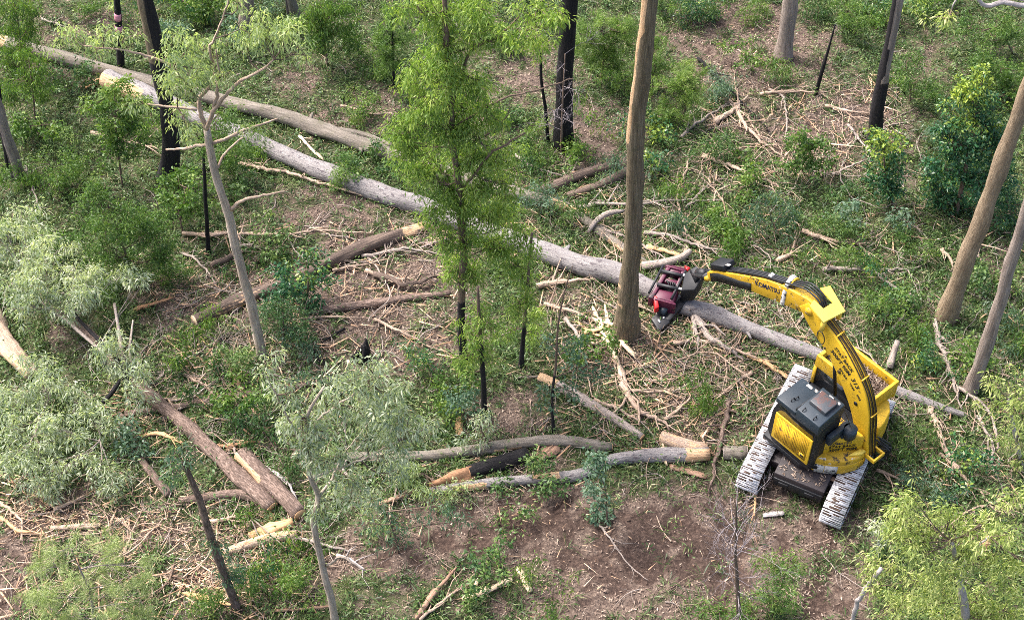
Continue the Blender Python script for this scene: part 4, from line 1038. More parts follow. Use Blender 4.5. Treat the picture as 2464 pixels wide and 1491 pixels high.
g = G(); ubox(g, -1.52, -1.505, -.72, .60, 2.72, 3.08); part('side_window', g, 'glass', cab)
g = G(); ubox(g, -1.555, -1.503, -.76, .64, 1.56, 2.68)
door = part('cab_door', g, 'yellow', cab, bevel=.01)
g = G(); ubox(g, -1.562, -1.553, -.66, .54, 1.66, 2.58); part('mesh_guard', g, 'perforated', door)
g = G(); ubox(g, -1.585, -1.56, -.62, -.44, 1.76, 1.90); part('door_handle', g, 'yellow', door)
g = G(); ubox(g, -1.592, -1.583, -.60, -.49, 1.80, 1.87); part('latch', g, 'black_steel', door)
g = G(); V = [U(-1.40, .875, 1.7), U(-.52, .875, 1.7), U(-.52, .815, 2.5), U(-1.40, .815, 2.5)]; g.add(V + [v_ - [*(UF * .03), 0] for v_ in V], [(0, 1, 2, 3), (4, 7, 6, 5), (0, 4, 5, 1), (1, 5, 6, 2), (2, 6, 7, 3), (3, 7, 4, 0)]); part('windscreen', g, 'glass', cab)
g = G()
for a_ in (-.62, -.40, -.15, .10, .36):
    g.box(U(-.56 + .03 * math.sin(a_ * 9), a_, 3.527 if a_ < 0 else 3.327), (.10, .20, .008), RU)
part('roof_scuff', g, 'white_worn', cab)
for f0, f1 in ((.02, .05),):
    g = G(); ubox(g, -1.5, -.5, f0, f1, 3.33, 3.40); part('roof_rail', g, 'black_steel', cab)
g = G(); ubox(g, -1.02, -.10, -1.00, -.835, 2.25, 2.62); part('battery_box', g, 'grey_paint', bevel=.02)
g = G(); g.tube([U(-.45, -.75, 3.4), U(-.35, -.95, 3.0), U(-.2, -1.05, 2.5)], .012, n=5); part('aerial_cable', g, 'hose_brown')

# boom
RL, RR_ = .15, .52
under = [(-1.44, 1.22), (-1.02, 2.0), (-.72, 2.66), (-.46, 3.05), (.05, 3.68), (.50, 4.12), (.95, 4.40), (1.25, 4.56), (1.55, 4.85), (1.78, 5.06)]
top = [(-1.66, 1.36), (-1.50, 2.03), (-1.33, 2.98), (-1.04, 3.65), (-.62, 4.17), (-.18, 4.56), (.35, 4.93), (.90, 5.20), (1.25, 5.36), (1.50, 5.44)]


def side_plate(g, lo, hi, r0, r1, mat=0):
    n = len(lo)
    V = [U(r0, *p) for p in lo] + [U(r0, *p) for p in hi] + [U(r1, *p) for p in lo] + [U(r1, *p) for p in hi]
    F = []
    for i in range(n - 1):
        F += [(i, i + 1, n + i + 1, n + i), (2 * n + i, 3 * n + i, 3 * n + i + 1, 2 * n + i + 1), (i, 2 * n + i, 2 * n + i + 1, i + 1), (n + i, n + i + 1, 3 * n + i + 1, 3 * n + i)]
    F += [(0, n, 3 * n, 2 * n), (n - 1, 3 * n - 1, 4 * n - 1, 2 * n - 1)]
    g.add(V, F, mat=mat)


def dense(L, n=28):
    L = np.array(L); d = np.concatenate([[0], np.cumsum(np.linalg.norm(np.diff(L, axis=0), axis=1))])
    s = np.linspace(0, d[-1], n); Q = np.stack([np.interp(s, d, L[:, 0]), np.interp(s, d, L[:, 1])], -1)
    for _ in range(1):
        Q[1:-1] = .25 * Q[:-2] + .5 * Q[1:-1] + .25 * Q[2:]
    return Q


du, dt = dense(under), dense(top)
g = G(); side_plate(g, du, dt, RL, RR_)
boom = part('boom', g, 'yellow', bevel=.02)
nrm = np.gradient(dt, axis=0); nrm = np.stack([-nrm[:, 1], nrm[:, 0]], -1); nrm /= np.linalg.norm(nrm, axis=1)[:, None]
for k in range(5):
    g = G(); r = .21 + k * .062
    hp = dt + nrm * (.030 + .015 * (k % 2))
    g.tube([U(r + .01 * math.sin(i * .7 + k), *hp[i]) for i in range(len(hp) - 2)], .016, n=6)
    part('boom_hose', g, 'hose_brown' if k in (1, 3) else 'hose', boom, smooth=True)
for f in (.33, .55, .78):
    i = int(f * (len(dt) - 1)); g = G(); p = dt[i] + nrm[i] * .06
    g.tube([U(.18, *p), U(.49, *p)], .025, n=6); part('hose_clamp', g, 'yellow_worn', boom)
for (f, z) in ((-1.45, 1.45), (1.42, 5.16)):
    g = G(); g.tube([U(RL - .05, f, z), U(RR_ + .05, f, z)], .13, n=16); part('pivot_pin', g, 'yellow_worn', boom)
g = G(); a0, a1 = np.array([-.86, 3.08]), np.array([-.80, 2.92])
g.tube([U(.135, -.80, 3.10), U(.155, -.80, 3.10)], .07, n=14); part('boom_hole', g, 'black_steel', boom)
g = G()
for (f, z, r_) in ((.62, 4.28, .035), (.42, 4.12, .035), (-.02, 3.80, .06), (-.10, 4.55, .03)):
    g.tube([U(.13, f, z), U(.17, f, z)], r_, n=10)
part('boom_bolt', g, 'hose_brown', boom)
g = G()
ring = [U(.14, .80 + .17 * math.cos(a), 4.62 - .26 * math.sin(a) * .9) - np.array([*(UR * .10 * math.sin(a / 2)), 0]) for a in np.linspace(0, 6.28, 20)]
g.tube(ring, .016, n=5); part('loose_hose', g, 'hose', boom, smooth=True)
# yellow bracket at the boom foot
g = G(); ubox(g, .10, .16, -1.86, -1.50, 1.36, 1.50); ubox(g, .53, .59, -1.86, -1.50, 1.36, 1.50); ubox(g, .10, .59, -1.92, -1.862, 1.36, 1.50); part('foot_bracket', g, 'yellow', bevel=.01)
for k in range(7):
    g = G(); a = rng.random() * 6.28
    P = [U(.55 + .25 * rng.random(), -1.35 - .2 * rng.random(), 1.75 - .1 * k), U(.85 + .2 * rng.random(), -1.75 - .15 * rng.random(), 1.4), U(.8 + .2 * rng.random(), -1.85, .95), U(.35 + .3 * rng.random(), -1.6, .8 + .2 * rng.random())]
    Q, _ = resample(P, [1, 1, 1, 1], .08); g.tube(Q, .03, n=6); part('hydraulic_hose', g, 'hose', smooth=True)
g = G(); g.tube([U(.40, -.20, 1.30), U(.40, .06, 2.45)], .10, n=12); g.tube([U(.40, .06, 2.45), U(.40, .42, 3.95)], .055, n=12); part('lift_cylinder', g, 'black_steel', smooth=True)

# arm
AL, AR = .17, .52
atop = [(1.22, 5.46), (1.50, 5.56), (1.85, 5.46), (2.40, 5.36), (3.14, 5.06), (4.04, 4.52), (5.00, 3.92), (5.30, 3.62)]
alow = [(1.30, 5.05), (1.78, 4.84), (2.10, 4.74), (2.60, 4.58), (3.16, 4.36), (3.60, 4.22), (4.85, 3.60), (5.20, 3.30)]
da, dl = dense(atop), dense(alow)
g = G(); side_plate(g, dl, da, AL, AR)
arm = part('arm', g, 'yellow_worn', bevel=.02)
k0, k1 = 15, 27
g = G(); mid_ = dl + (da - dl) * (.55 + .3 * np.clip((np.arange(len(dl)) - 18) / 6., 0, 1))[:, None]
side_plate(g, dl[k0:k1], mid_[k0:k1], AL - .02, AL + .01); part('arm_sheath', g, 'black_steel', arm)
g = G(); o_ = da + np.stack([.47 * np.ones(len(da)), .88 * np.ones(len(da))], -1) * .05
side_plate(g, da[8:27] + [.01, .012], o_[8:27], .22, .48); part('top_sheath', g, 'black_steel', arm)
for k in range(4):
    g = G(); r = .26 + .08 * k
    r = .24 + .065 * k; P = [U(r, 1.02, 5.42), U(r, 1.25, 5.72 + .03 * k), U(r, 1.7, 5.78 + .04 * k), U(r, 2.3, 5.52), U(r, 2.9, 5.25), U(r, 3.6, 4.88), U(r, 4.4, 4.38)]
    Q, _ = resample(P, np.ones(7), .08); g.tube(Q, .028, n=6); part('arm_hose', g, 'hose', arm, smooth=True)
g = G()
arc = [(.16, 4.60), (.15, 4.85), (.16, 5.2), (.22, 5.5), (.36, 5.66), (.52, 5.64), (.62, 5.5), (.66, 5.2)]
for (ra, za), (rb_, zb) in zip(arc[:-1], arc[1:]):
    pass
A_ = dense(arc, 18); n_ = len(A_); cA = np.array([.4, 4.9])
inn = A_ + (cA - A_) / np.linalg.norm(cA - A_, axis=1)[:, None] * .03
V = [U(r, 2.30, z) for r, z in A_] + [U(r, 2.44, z) for r, z in A_] + [U(r, 2.30, z) for r, z in inn] + [U(r, 2.44, z) for r, z in inn]
F = []
for i in range(n_ - 1):
    F += [(i, n_ + i, n_ + i + 1, i + 1), (2 * n_ + i, 2 * n_ + i + 1, 3 * n_ + i + 1, 3 * n_ + i), (i, i + 1, 2 * n_ + i + 1, 2 * n_ + i), (n_ + i, 3 * n_ + i, 3 * n_ + i + 1, n_ + i + 1)]
g.add(V, F); part('hose_hoop', g, 'white_worn', arm)
g = G(); V = [U(r, 2.28, z) for r, z in A_[9:]] + [U(.45, 2.28, 5.3)]
n9 = len(V); g.add(V + [v_ - np.array([*(UF * .03), 0]) for v_ in V], [tuple(range(n9)), tuple(range(n9, 2 * n9))[::-1]] + [(i, n9 + i, n9 + (i + 1) % n9, (i + 1) % n9) for i in range(n9)]); part('hoop_plate', g, 'yellow', arm)
g = G(); g.box(U(.40, 4.92, 4.12), (.48, .62, .20), np.stack([[*UR, 0], [*(UF * .85), -.53], [*(UF * .53), .85]])); part('tip_cover', g, 'black_steel', arm, bevel=.03)
g = G(); g.box(U(.30, 4.66, 4.38), (.10, .24, .012), np.stack([[*UR, 0], [*(UF * .85), -.53], [*(UF * .53), .85]])); part('white_plate', g, 'white_worn', arm)
g = G()
for r in (.26, .36):
    g.box(U(r, 3.02, 5.24), (.06, .12, .08), RU)
part('light_block', g, 'white_worn', arm)
# C shaped guard over the elbow
g = G()
cs = [(-.05, 1.30), (-.10, .72), (.72, .62), (.92, 1.42), (.60, 1.52), (.60, 1.0), (.22, 1.02), (.18, 1.36)]
n = len(cs); zt = lambda f: 5.42 + (f - .7) * .32
V = [U(r, f, zt(f)) for r, f in cs] + [U(r, f, zt(f) + .05) for r, f in cs]
g.add(V, [(i, (i + 1) % n, n + (i + 1) % n, n + i) for i in range(n)])
for q in ((0, 1, 6, 7), (1, 2, 5, 6), (2, 3, 4, 5)):
    g.add(V, [tuple(n + i for i in q), tuple(q)[::-1]])
part('elbow_guard', g, 'yellow_fresh', boom)
for r_ in (.0, .70):
    g = G(); ubox(g, r_, r_ + .10, .74, .86, 4.95, 5.42); part('guard_post', g, 'yellow_fresh', boom)


def lettering(txt, p0, xd, yd, size, mat, parent, stretch=1.0):
    cu = bpy.data.curves.new('lettering', 'FONT'); cu.body = txt; cu.size = size; cu.extrude = .003; cu.resolution_u = 2; cu.offset = size * .022
    tmp = bpy.data.objects.new('lettering', cu); COL.objects.link(tmp)
    dg = bpy.context.evaluated_depsgraph_get()
    me = bpy.data.meshes.new_from_object(tmp.evaluated_get(dg))
    bpy.data.objects.remove(tmp)
    xd, yd = unit(np.array(xd)), unit(np.array(yd)); zd = np.cross(xd, yd)
    co_ = np.zeros(len(me.vertices) * 3); me.vertices.foreach_get('co', co_); co_ = co_.reshape(-1, 3)
    co_ = np.array(p0) - HB + co_[:, :1] * xd * stretch + co_[:, 1:2] * yd + co_[:, 2:] * zd
    me.vertices.foreach_set('co', co_.astype(np.float32).ravel())
    me.materials.clear(); me.materials.append(M[mat]); me.update()
    o = bpy.data.objects.new('lettering', me); COL.objects.link(o); o.parent = parent
    return o


def on_boom(txt, p, d, size, mat='letter_black', parent=None, r=RL, stretch=1.0):
    up = (d[1], -d[0])
    if up[1] < 0: up = (-up[0], -up[1])
    dv = lambda q: np.array([*(UF * q[0]), q[1]])
    lettering(txt, U(r - .006, *p), dv(d), dv(up), size, mat, parent or boom, stretch)


on_boom('300FT 90M', (.43, 4.33), (-.80, -.41), .19, stretch=1.0)
on_boom('STAY BACK', (.33, 4.53), (-.80, -.43), .17, stretch=.95)
on_boom('313', (-.44, 3.88), (-.32, -.27), .23)
on_boom('EPC5A', (.02, 3.92), (-.55, -.36), .11, stretch=1.2)
on_boom('TFM', (-.42, 3.66), (-.40, -.30), .11, stretch=1.2)
on_boom('002', (-.74, 3.44), (-.30, -.24), .11, stretch=1.2)
on_boom('KOMATSU', (3.42, 4.61), (-.85, .33), .22, 'letter_blue', arm, r=AL, stretch=.95)
HOODTXT = [('KOMATSU', .40, 1.99, .13, 'letter_blue'), ('STAY BACK', .40, 1.845, .145, 'letter_black'), ('300FT 90M', .40, 1.68, .175, 'letter_black')]
# rear hood lettering
xd = np.array([*(UR * 1.14 - UF * .76), 0]); nv = np.array([*(-UR * .55 - UF * .83), 0]); e0 = U(-1.12, -.66, 0)
for txt, s_, z, sz, mt in HOODTXT:
    lettering(txt, e0 + unit(xd) * s_ + unit(nv) * .012 + [0, 0, z], xd, (0, 0, 1), sz, mt, hd_, 1.05)
g = G(); q0 = e0 + unit(xd) * .18 + unit(nv) * .006 + [0, 0, 1.80]; g.box(q0, (.14, .012, .15), np.stack([unit(xd), unit(nv), [0, 0, 1.]])); part('warning_sticker', g, 'letter_black', hd_)

# felling head
HO = np.array([5.258, 32.243, .30]); ha = math.radians(-20)
HU = np.array([math.cos(ha), math.sin(ha), 0]); HV = np.array([-HU[1], HU[0], 0])


def Hd(u, v, w):
    return HO + HU * u + HV * v + np.array([0, 0, w - .3])


def hull(g, top_, drop, mat=0):
    V = [Hd(*p) for p in top_] + [Hd(p[0], p[1], p[2] - drop) for p in top_]
    n = len(top_)
    g.add(V, [tuple(range(n)), tuple(range(n, 2 * n))[::-1]] + [(i, n + i, n + (i + 1) % n, (i + 1) % n) for i in range(n)], mat=mat)


g = G()
hull(g, [(-.30, .46, 1.30), (-.16, .50, 1.30), (-.42, -.74, .86), (-.58, -.72, .86)], .42)      # side plates along the frame
hull(g, [(.20, .52, 1.30), (.34, .50, 1.30), (.26, -.66, .86), (.12, -.70, .86)], .42)
hull(g, [(-.158, .50, 1.26), (.198, .52, 1.26), (.175, .32, 1.18), (-.198, .30, 1.18)], .10)
hull(g, [(-.235, .10, 1.08), (.172, .12, 1.08), (.165, -.02, 1.03), (-.262, -.04, 1.03)], .28)
hull(g, [(-.33, -.34, .94), (.145, -.30, .94), (.118, -.70, .83), (-.418, -.74, .83)], .12)
hd0 = part('felling_head', g, 'maroon', bevel=.02)
g = G(); hull(g, [(-.22, .30, .86), (.19, .30, .86), (.13, -.66, .55), (-.40, -.70, .55)], .10); part('feed_bed', g, 'black_steel', hd0)
for v_, w_ in ((.22, 1.24), (-.24, 1.06)):
    g = G(); g.tube([Hd(-.42, v_ - .02, w_), Hd(.50, v_ + .02, w_)], .065, n=12); rl = part('hydraulic_cylinder', g, 'black_steel', hd0, smooth=True)
    g = G(); g.tube([Hd(.30, v_ + .01, w_ + .03), Hd(.52, v_ + .02, w_ + .03)], .05, n=10); part('piston_rod', g, 'track_steel', rl, smooth=True)
for k in range(4):
    g = G(); P = [Hd(-.18 + .08 * k, -.0, 1.02), Hd(-.14 + .08 * k, -.06, 1.14), Hd(-.06 + .08 * k, -.16, 1.10), Hd(-.05 + .08 * k, -.24, .96)]
    Q, _ = resample(P, np.ones(4), .05); g.tube(Q, .022, n=6); part('head_hose', g, 'hose', hd0, smooth=True)
for s_ in (-1, 1):                                       # feed rollers against the log
    g = G(); g.tube([Hd(-.05 + .1 * s_, .0 + s_ * .45, .15), Hd(-.05 + .1 * s_, .0 + s_ * .45, .75)], .14, n=12, lump=.1); part('feed_roller', g, 'black_steel', hd0)
    g = G(); P = [Hd(.1, s_ * .42, .85), Hd(.12, s_ * .55, .55), Hd(.12, s_ * .42, .22), Hd(.12, s_ * .2, .10)]
    Q, _ = resample(P, np.ones(4), .06); g.tube(Q, .06, n=6, flat=.5); part('grab_arm', g, 'maroon', hd0)
g = G(); hull(g, [(-.44, -.60, .88), (-.30, -.62, .90), (-.14, -.92, .74), (-.26, -1.0, .70)], .24); part('red_cover', g, 'red', hd0, bevel=.03)
g = G(); hull(g, [(.24, .64, 1.30), (.44, .58, 1.34), (.38, .46, 1.30)], .10); part('red_tip', g, 'red', hd0)
for v_ in (.46, -.70):                                     # angular end plates of the frame
    g = G(); zt_ = 1.36 if v_ > 0 else .94
    hull(g, [(-.36, v_, zt_ - .06), (-.1, v_ + .02, zt_), (.2, v_ + .02, zt_), (.36, v_, zt_ - .08), (.34, v_ - .05, zt_ - .08), (-.34, v_ - .05, zt_ - .06)], .5); part('end_plate', g, 'maroon', hd0, bevel=.01)
for u_ in (-.46, .30):
    g = G(); hull(g, [(u_, .40, 1.34), (u_ + .07, .40, 1.34), (u_ - .10, -.62, .96), (u_ - .17, -.62, .96)], .06); part('guard_bar', g, 'black_steel', hd0)
g = G()
hull(g, [(.345, .22, 1.38), (.66, .42, 1.66), (1.02, .02, 1.72), (.84, -.34, 1.34), (.40, -.30, 1.12)], .55)
hull(g, [(.50, .24, 1.62), (.68, .34, 1.76), (.95, .06, 1.80), (.80, -.16, 1.60)], .20)
lk = part('rotator_housing', g, 'black_steel', bevel=.03)
tipP = U(.40, 5.24, 3.40)
g = G(); c_ = Hd(.78, .1, 1.7); d_ = tipP - c_
for s_ in (-1, 1):
    off = np.array([*(UR * .16 * s_), 0])
    g.tube([c_ + off, c_ + d_ * .5 + off * 1.1, tipP + off], [.10, .12, .11], n=8, flat=.6)
g.tube([c_ + d_ * .12, c_ + d_ * .45], .16, n=14)
part('head_link', g, 'black_steel')
g = G(); g.tube([tipP - [*(UR * .3), 0], tipP + [*(UR * .3), 0]], .09, n=12); part('tip_pin', g, 'yellow_worn')
g = G(); g.tube([c_ + d_ * .75 - [*(UR * .26), 0], c_ + d_ * .75 + [*(UR * .26), 0]], .10, n=12); part('link_pin', g, 'black_steel')
g = G()
hull(g, [(.46, .12, .62), (.72, .26, .66), (.70, .06, .62), (.28, -1.0, .34), (.10, -1.02, .32), (.02, -.75, .36)], .20)
sw = part('saw_box', g, 'black_steel', hd0, bevel=.02)
g = G(); hull(g, [(-.33, -1.04, .32), (-.30, -1.14, .30), (.02, -1.46, .26), (.10, -1.42, .26), (.30, -1.06, .32), (.08, -.74, .38), (-.08, -.74, .38)], .16); part('saw_guard', g, 'black_steel', sw, bevel=.02)
g = G(); hull(g, [(-.12, -1.10, .335), (-.02, -1.2, .335), (.02, -1.16, .335), (-.08, -1.06, .335)], .02); hull(g, [(.02, -.98, .36), (.06, -1.02, .36), (.10, -.96, .36), (.06, -.92, .36)], .02); part('saw_plate', g, 'track_steel', sw)
g = G(); hull(g, [(-.10, -.62, .62), (.14, -.70, .62), (.06, -.92, .52), (-.20, -.86, .52)], .2); part('tilt_bracket', g, 'grey_paint', hd0)


# ------------------------------------------------------------------ felled logs
def log(name, spec, mat, label, cat='log', cuts=(), tint=0.0, lump=.08, n=14, cutmat='wood_fresh', stubs=(), sag=0.0):
    """spec: [(px, py, width px, clearance under it in m)]"""
    P, r = [], []
    for q in spec:
        px, py, w = q[:3]
        p0 = at(px, py, .3); rad = w / 2 / scale_at(p0)
        z = float(gz(p0[0], p0[1])) + rad * .8 + (q[3] if len(q) > 3 else 0)
        p = at(px, py, z); P.append(p); r.append(rad)
    P = np.array(P)
    b0 = P[len(P) // 2].copy(); b0[2] = float(gz(b0[0], b0[1]))
    Q, rr = resample(P, r, .2)
    g = G(); g.tube(Q, rr, n=n, lump=lump, tint=tint, seed=int(rng.integers(90)))
    o = g.build(name, M[mat], None, b0, smooth=True)
    tag(o, label, cat)
    for e in cuts:
        i, j = (0, 1) if e == 0 else (-1, -2)
        d = unit(Q[i] - Q[j]); s = rr[i] * .93
        g = G(); g.tube([Q[i] + d * .002, Q[i] + d * .025], [s, s * .96], n=n, seed=3)
        g.build('cut_end', M[cutmat], o, b0)
    for (f, az, el, L, w) in stubs:
        k = int(f * (len(Q) - 1)); d = np.array([math.cos(az) * math.cos(el), math.sin(az) * math.cos(el), math.sin(el)])
        a = Q[k]; g = G()
        q, qr = resample([a, a + d * (rr[k] + L * .5) + rng.normal(0, .04 * L, 3), a + d * (rr[k] + L) + rng.normal(0, .08 * L, 3)], [w * 1.3, w, w * .5], .15)
        g.tube(q, qr, n=7, lump=.1, seed=int(rng.integers(40)))
        g.build('branch_stub', M[mat], o, b0, smooth=True)
    return o


def peel(lo, hi, side=0):
    """a strip of torn bark along the log"""
    return lambda f, d: -0.8 if lo < f < hi and (d[2] > 0.0 if side == 0 else d[1] < -abs(d[2]) * .5) else -0.05


log('felled_log', [(256, 190, 52), (320, 215, 48), (400, 250, 45), (600, 335, 42), (700, 380, 44), (800, 422, 46), (900, 458, 47), (1040, 507, 46), (1150, 550, 46), (1260, 587, 47), (1350, 622, 50), (1430, 645, 52), (1480, 655, 54), (1560, 697, 48), (1650, 737, 44), (1720, 758, 44), (1800, 790, 37), (1900, 828, 35), (1990, 862, 33), (2080, 905, 30), (2170, 945, 26), (2250, 975, 22), (2330, 1003, 14)],
    'log_grey', 'very long mottled grey trunk lying across the clearing and gripped by the felling head', cuts=(0,), n=16,
    stubs=[(.585, 1.0, .4, .25, .09), (.60, .2, .2, .2, .08), (.72, .9, .5, .16, .06), (.78, -1.2, .1, .5, .05)], tint=lambda f, d: -.8 if f < .06 and d[1] < -.1 else 0)
log('felled_log', [(-40, 92, 36), (20, 105, 34), (90, 124, 33), (180, 148, 34), (310, 186, 33), (450, 222, 34), (560, 250, 34), (640, 268, 35), (700, 286, 37), (800, 322, 38), (880, 352, 38), (960, 380, 36), (1100, 425, 34), (1240, 465, 32), (1310, 482, 31), (1400, 512, 22)],
    'log_olive', 'long olive grey trunk lying behind the very long mottled one, forked near the green gum', cuts=(0,), tint=lambda f, d: -.8 if f < .04 or (f > .945 and d[1] < .03) else 0,
    stubs=[(.655, -1.35, .1, .22, .09), (.57, 1.2, .7, .2, .06)])
log('forked_limb', [(790, 312, 18, .1), (830, 316, 17, .1), (880, 325, 15, .08), (945, 352, 13, .02)], 'log_olive', 'smooth limb lying along the back of the long olive grey trunk', cat='branch')
log('old_log', [(468, 772, 34), (560, 730, 31), (640, 700, 33), (700, 675, 33), (790, 632, 33), (860, 600, 34), (930, 575, 33), (1020, 545, 22)], 'log_dark', 'old dark log with a pale sawn end, a green bush growing over its middle', cuts=(0,), cutmat='wood_cream', lump=.14,
    tint=lambda f, d: -.55 if f > .9 else (-.4 if abs(f - .18) < .12 and d[1] < 0 else 0))
log('slim_log', [(728, 755, 14), (800, 742, 20), (880, 732, 20), (980, 717, 19), (1085, 705, 16)], 'bark_rough', 'slim brown log lying level in front of the old dark log', cuts=())
log('curved_log', [(825, 1098, 26), (900, 1100, 27), (985, 1099, 28), (1070, 1092, 28), (1140, 1083, 28), (1230, 1068, 28), (1310, 1060, 28), (1390, 1062, 28), (1440, 1072, 27), (1472, 1076, 20)], 'log_olive', 'long gently arched grey log, the upper of the two below the green gum', cuts=(1,), stubs=[(.93, -1.2, 0, .15, .07)],
    tint=lambda f, d: -.6 if .56 < f < .66 and d[1] < -.05 and d[2] < 0.08 else 0)
log('bent_log', [(1035, 1182, 20), (1100, 1172, 24), (1180, 1162, 26), (1260, 1154, 27), (1330, 1150, 27), (1392, 1144, 28), (1425, 1126, 27), (1465, 1106, 30), (1530, 1098, 32), (1600, 1094, 36), (1650, 1094, 38), (1704, 1092, 36)], 'log_grey', 'long grey log with a kink in its middle and an orange torn end', cuts=(1,),
    tint=lambda f, d: -.85 if f > .9 and (d[1] < .1 and f > .93) or (.36 < f < .46 and d[2] > .04 and d[1] > -.1) or (.08 < f < .2 and d[1] < -.03) else 0)
log('log_chunk', [(1742, 1090, 32), (1770, 1089, 33), (1798, 1087, 32)], 'log_olive', 'short grey piece of log beside the crawler track', cuts=(0, 1), cutmat='branch_grey')
log('charred_log', [(1128, 1136, 34), (1170, 1120, 38), (1220, 1108, 38), (1268, 1094, 36)], 'charcoal', 'short burnt black log under the arched grey log', cuts=(0,), cutmat='wood_rot', lump=.14)
log('rotten_log', [(1036, 1168, 20), (1070, 1160, 30), (1110, 1146, 34), (1138, 1136, 30)], 'wood_rot', 'rotten orange brown broken log beside the burnt black one', lump=.3)
log('felled_rough_trunk', [(655, 1222, 38), (610, 1180, 40), (560, 1130, 38), (510, 1080, 36), (450, 1025, 36), (400, 985, 34), (350, 945, 33, .2), (300, 890, 34, .35), (250, 835, 28, .5), (190, 780, 22, .6), (120, 740, 14, .8)], 'bark_rough', 'rough barked felled trunk with a sawn end, its leafy crown on the left', cuts=(0,), lump=.12,
    )
log('split_log', [(582, 1090, 42), (630, 1140, 43), (680, 1190, 42), (722, 1238, 38)], 'bark_rough', 'short thick rough barked log with an orange split side beside the rough felled trunk', cuts=(1,), lump=.1,
    tint=lambda f, d: -.9 if f < .45 and d[0] < -.12 and d[1] < 0.05 else 0)
log('side_limb', [(645, 1212, 30), (600, 1190, 27), (560, 1186, 24), (500, 1196, 22), (430, 1206, 18)], 'bark_rough', 'rough limb that curves away from the sawn end of the rough felled trunk', cat='branch')
log('crooked_limb', [(285, 995, 15), (318, 1030, 18), (332, 1062, 18), (335, 1100, 17), (370, 1145, 20), (408, 1190, 22)], 'bark_rough', 'crooked brown limb lying between the silver leaves and the rough felled trunk', cat='branch')
log('long_pole', [(300, 996, 15), (390, 984, 17), (480, 968, 18), (560, 952, 17), (620, 944, 17), (700, 934, 12), (810, 908, 10)], 'bark_rough', 'long thin brown pole lying across the rough felled trunk', cat='branch')
log('pale_log', [(1298, 905, 22), (1360, 935, 26), (1420, 972, 27), (1480, 1008, 24), (1545, 1052, 20)], 'branch_grey', 'pale log with a torn orange end lying right of the thin bare sapling', cuts=(1,), tint=lambda f, d: -.7 if f < .2 and d[2] > 0 else 0)
log('snag_log', [(-60, 700, 50), (-10, 790, 50), (40, 860, 46), (78, 905, 40)], 'branch_tan', 'thick broken brown log at the left edge beside the silver leaves', lump=.2, tint=lambda f, d: -.5 if f > .6 and d[0] < 0 else 0)
log('dark_branch', [(1262, 470, 16), (1330, 450, 26), (1400, 418, 26), (1460, 403, 24), (1510, 395, 22), (1600, 385, 10)], 'log_dark', 'dark old branch lying behind the tall bare brown trunk', cat='branch')
log('dark_branch', [(1365, 472, 18), (1430, 450, 20), (1490, 425, 24), (1520, 400, 16)], 'log_dark', 'short dark branch next to the longer dark one by the tall bare trunk', cat='branch')
log('broken_top', [(1385, 512, 20, .1), (1420, 540, 22), (1460, 570, 22), (1520, 612, 20), (1570, 640, 12)], 'log_olive', 'grey broken off top lying between the olive trunk and the tall bare trunk', cat='branch', tint=lambda f, d: -.7 if f > .45 and d[1] < -.05 else 0)
log('curved_branch', [(1415, 560, 10, .1), (1432, 530, 13, .3), (1460, 512, 14, .4), (1500, 508, 8, .2)], 'branch_grey', 'grey branch curved like a hook next to the broken off top', cat='branch')
log('bowed_branch', [(1545, 640, 22, .05), (1590, 634, 22, .1), (1640, 622, 18, .2), (1662, 602, 12, .3)], 'branch_grey', 'thick grey branch bent upward beside the felling head', cat='branch')
log('short_log', [(600, 1290, 20), (650, 1275, 26), (705, 1255, 22)], 'wood_fresh', 'peeled orange split log just below the sawn end of the rough trunk', lump=.25, cat='log')
log('short_log', [(540, 1332, 24), (600, 1308, 26), (650, 1292, 26), (715, 1285, 22)], 'branch_tan', 'pinkish tan short log below the peeled orange split log', tint=lambda f, d: -.5 if d[2] > .1 else 0)
log('short_log', [(122, 1270, 13), (180, 1267, 15), (240, 1264, 14)], 'branch_tan', 'small pale round log lying level above the needle leaved shrub', cuts=(1,))
log('half_log', [(2160, 820, 12, .7), (2150, 850, 16, .3), (2140, 885, 20)], 'branch_grey', 'broken grey stub sticking up behind the yellow machine', cat='branch')
log('under_log', [(1590, 1050, 30), (1640, 1068, 34), (1700, 1084, 30)], 'branch_tan', 'split pinkish log wedged against the orange end of the kinked grey log', tint=lambda f, d: -.4)

# burnt stump
b0 = ground(868, 862)
root = thing('burnt_stump', b0, 'black burnt hollow stump with jagged points behind the silver green gum', 'stump')
g = G()
for k in range(9):
    a = k / 9 * 6.283; p = b0 + [.22 * math.cos(a), .2 * math.sin(a), -.05]; h = [.75, .9, .5, .3, .25, .4, .3, .45, .85][k]
    g.tube([p, p + [.02, 0, h * .6], p + [rng.normal(0, .04), 0, h]], [.14, .10, .03], n=7, lump=.2, seed=k)
g.build('charred_wood', M['charcoal'], root, b0)

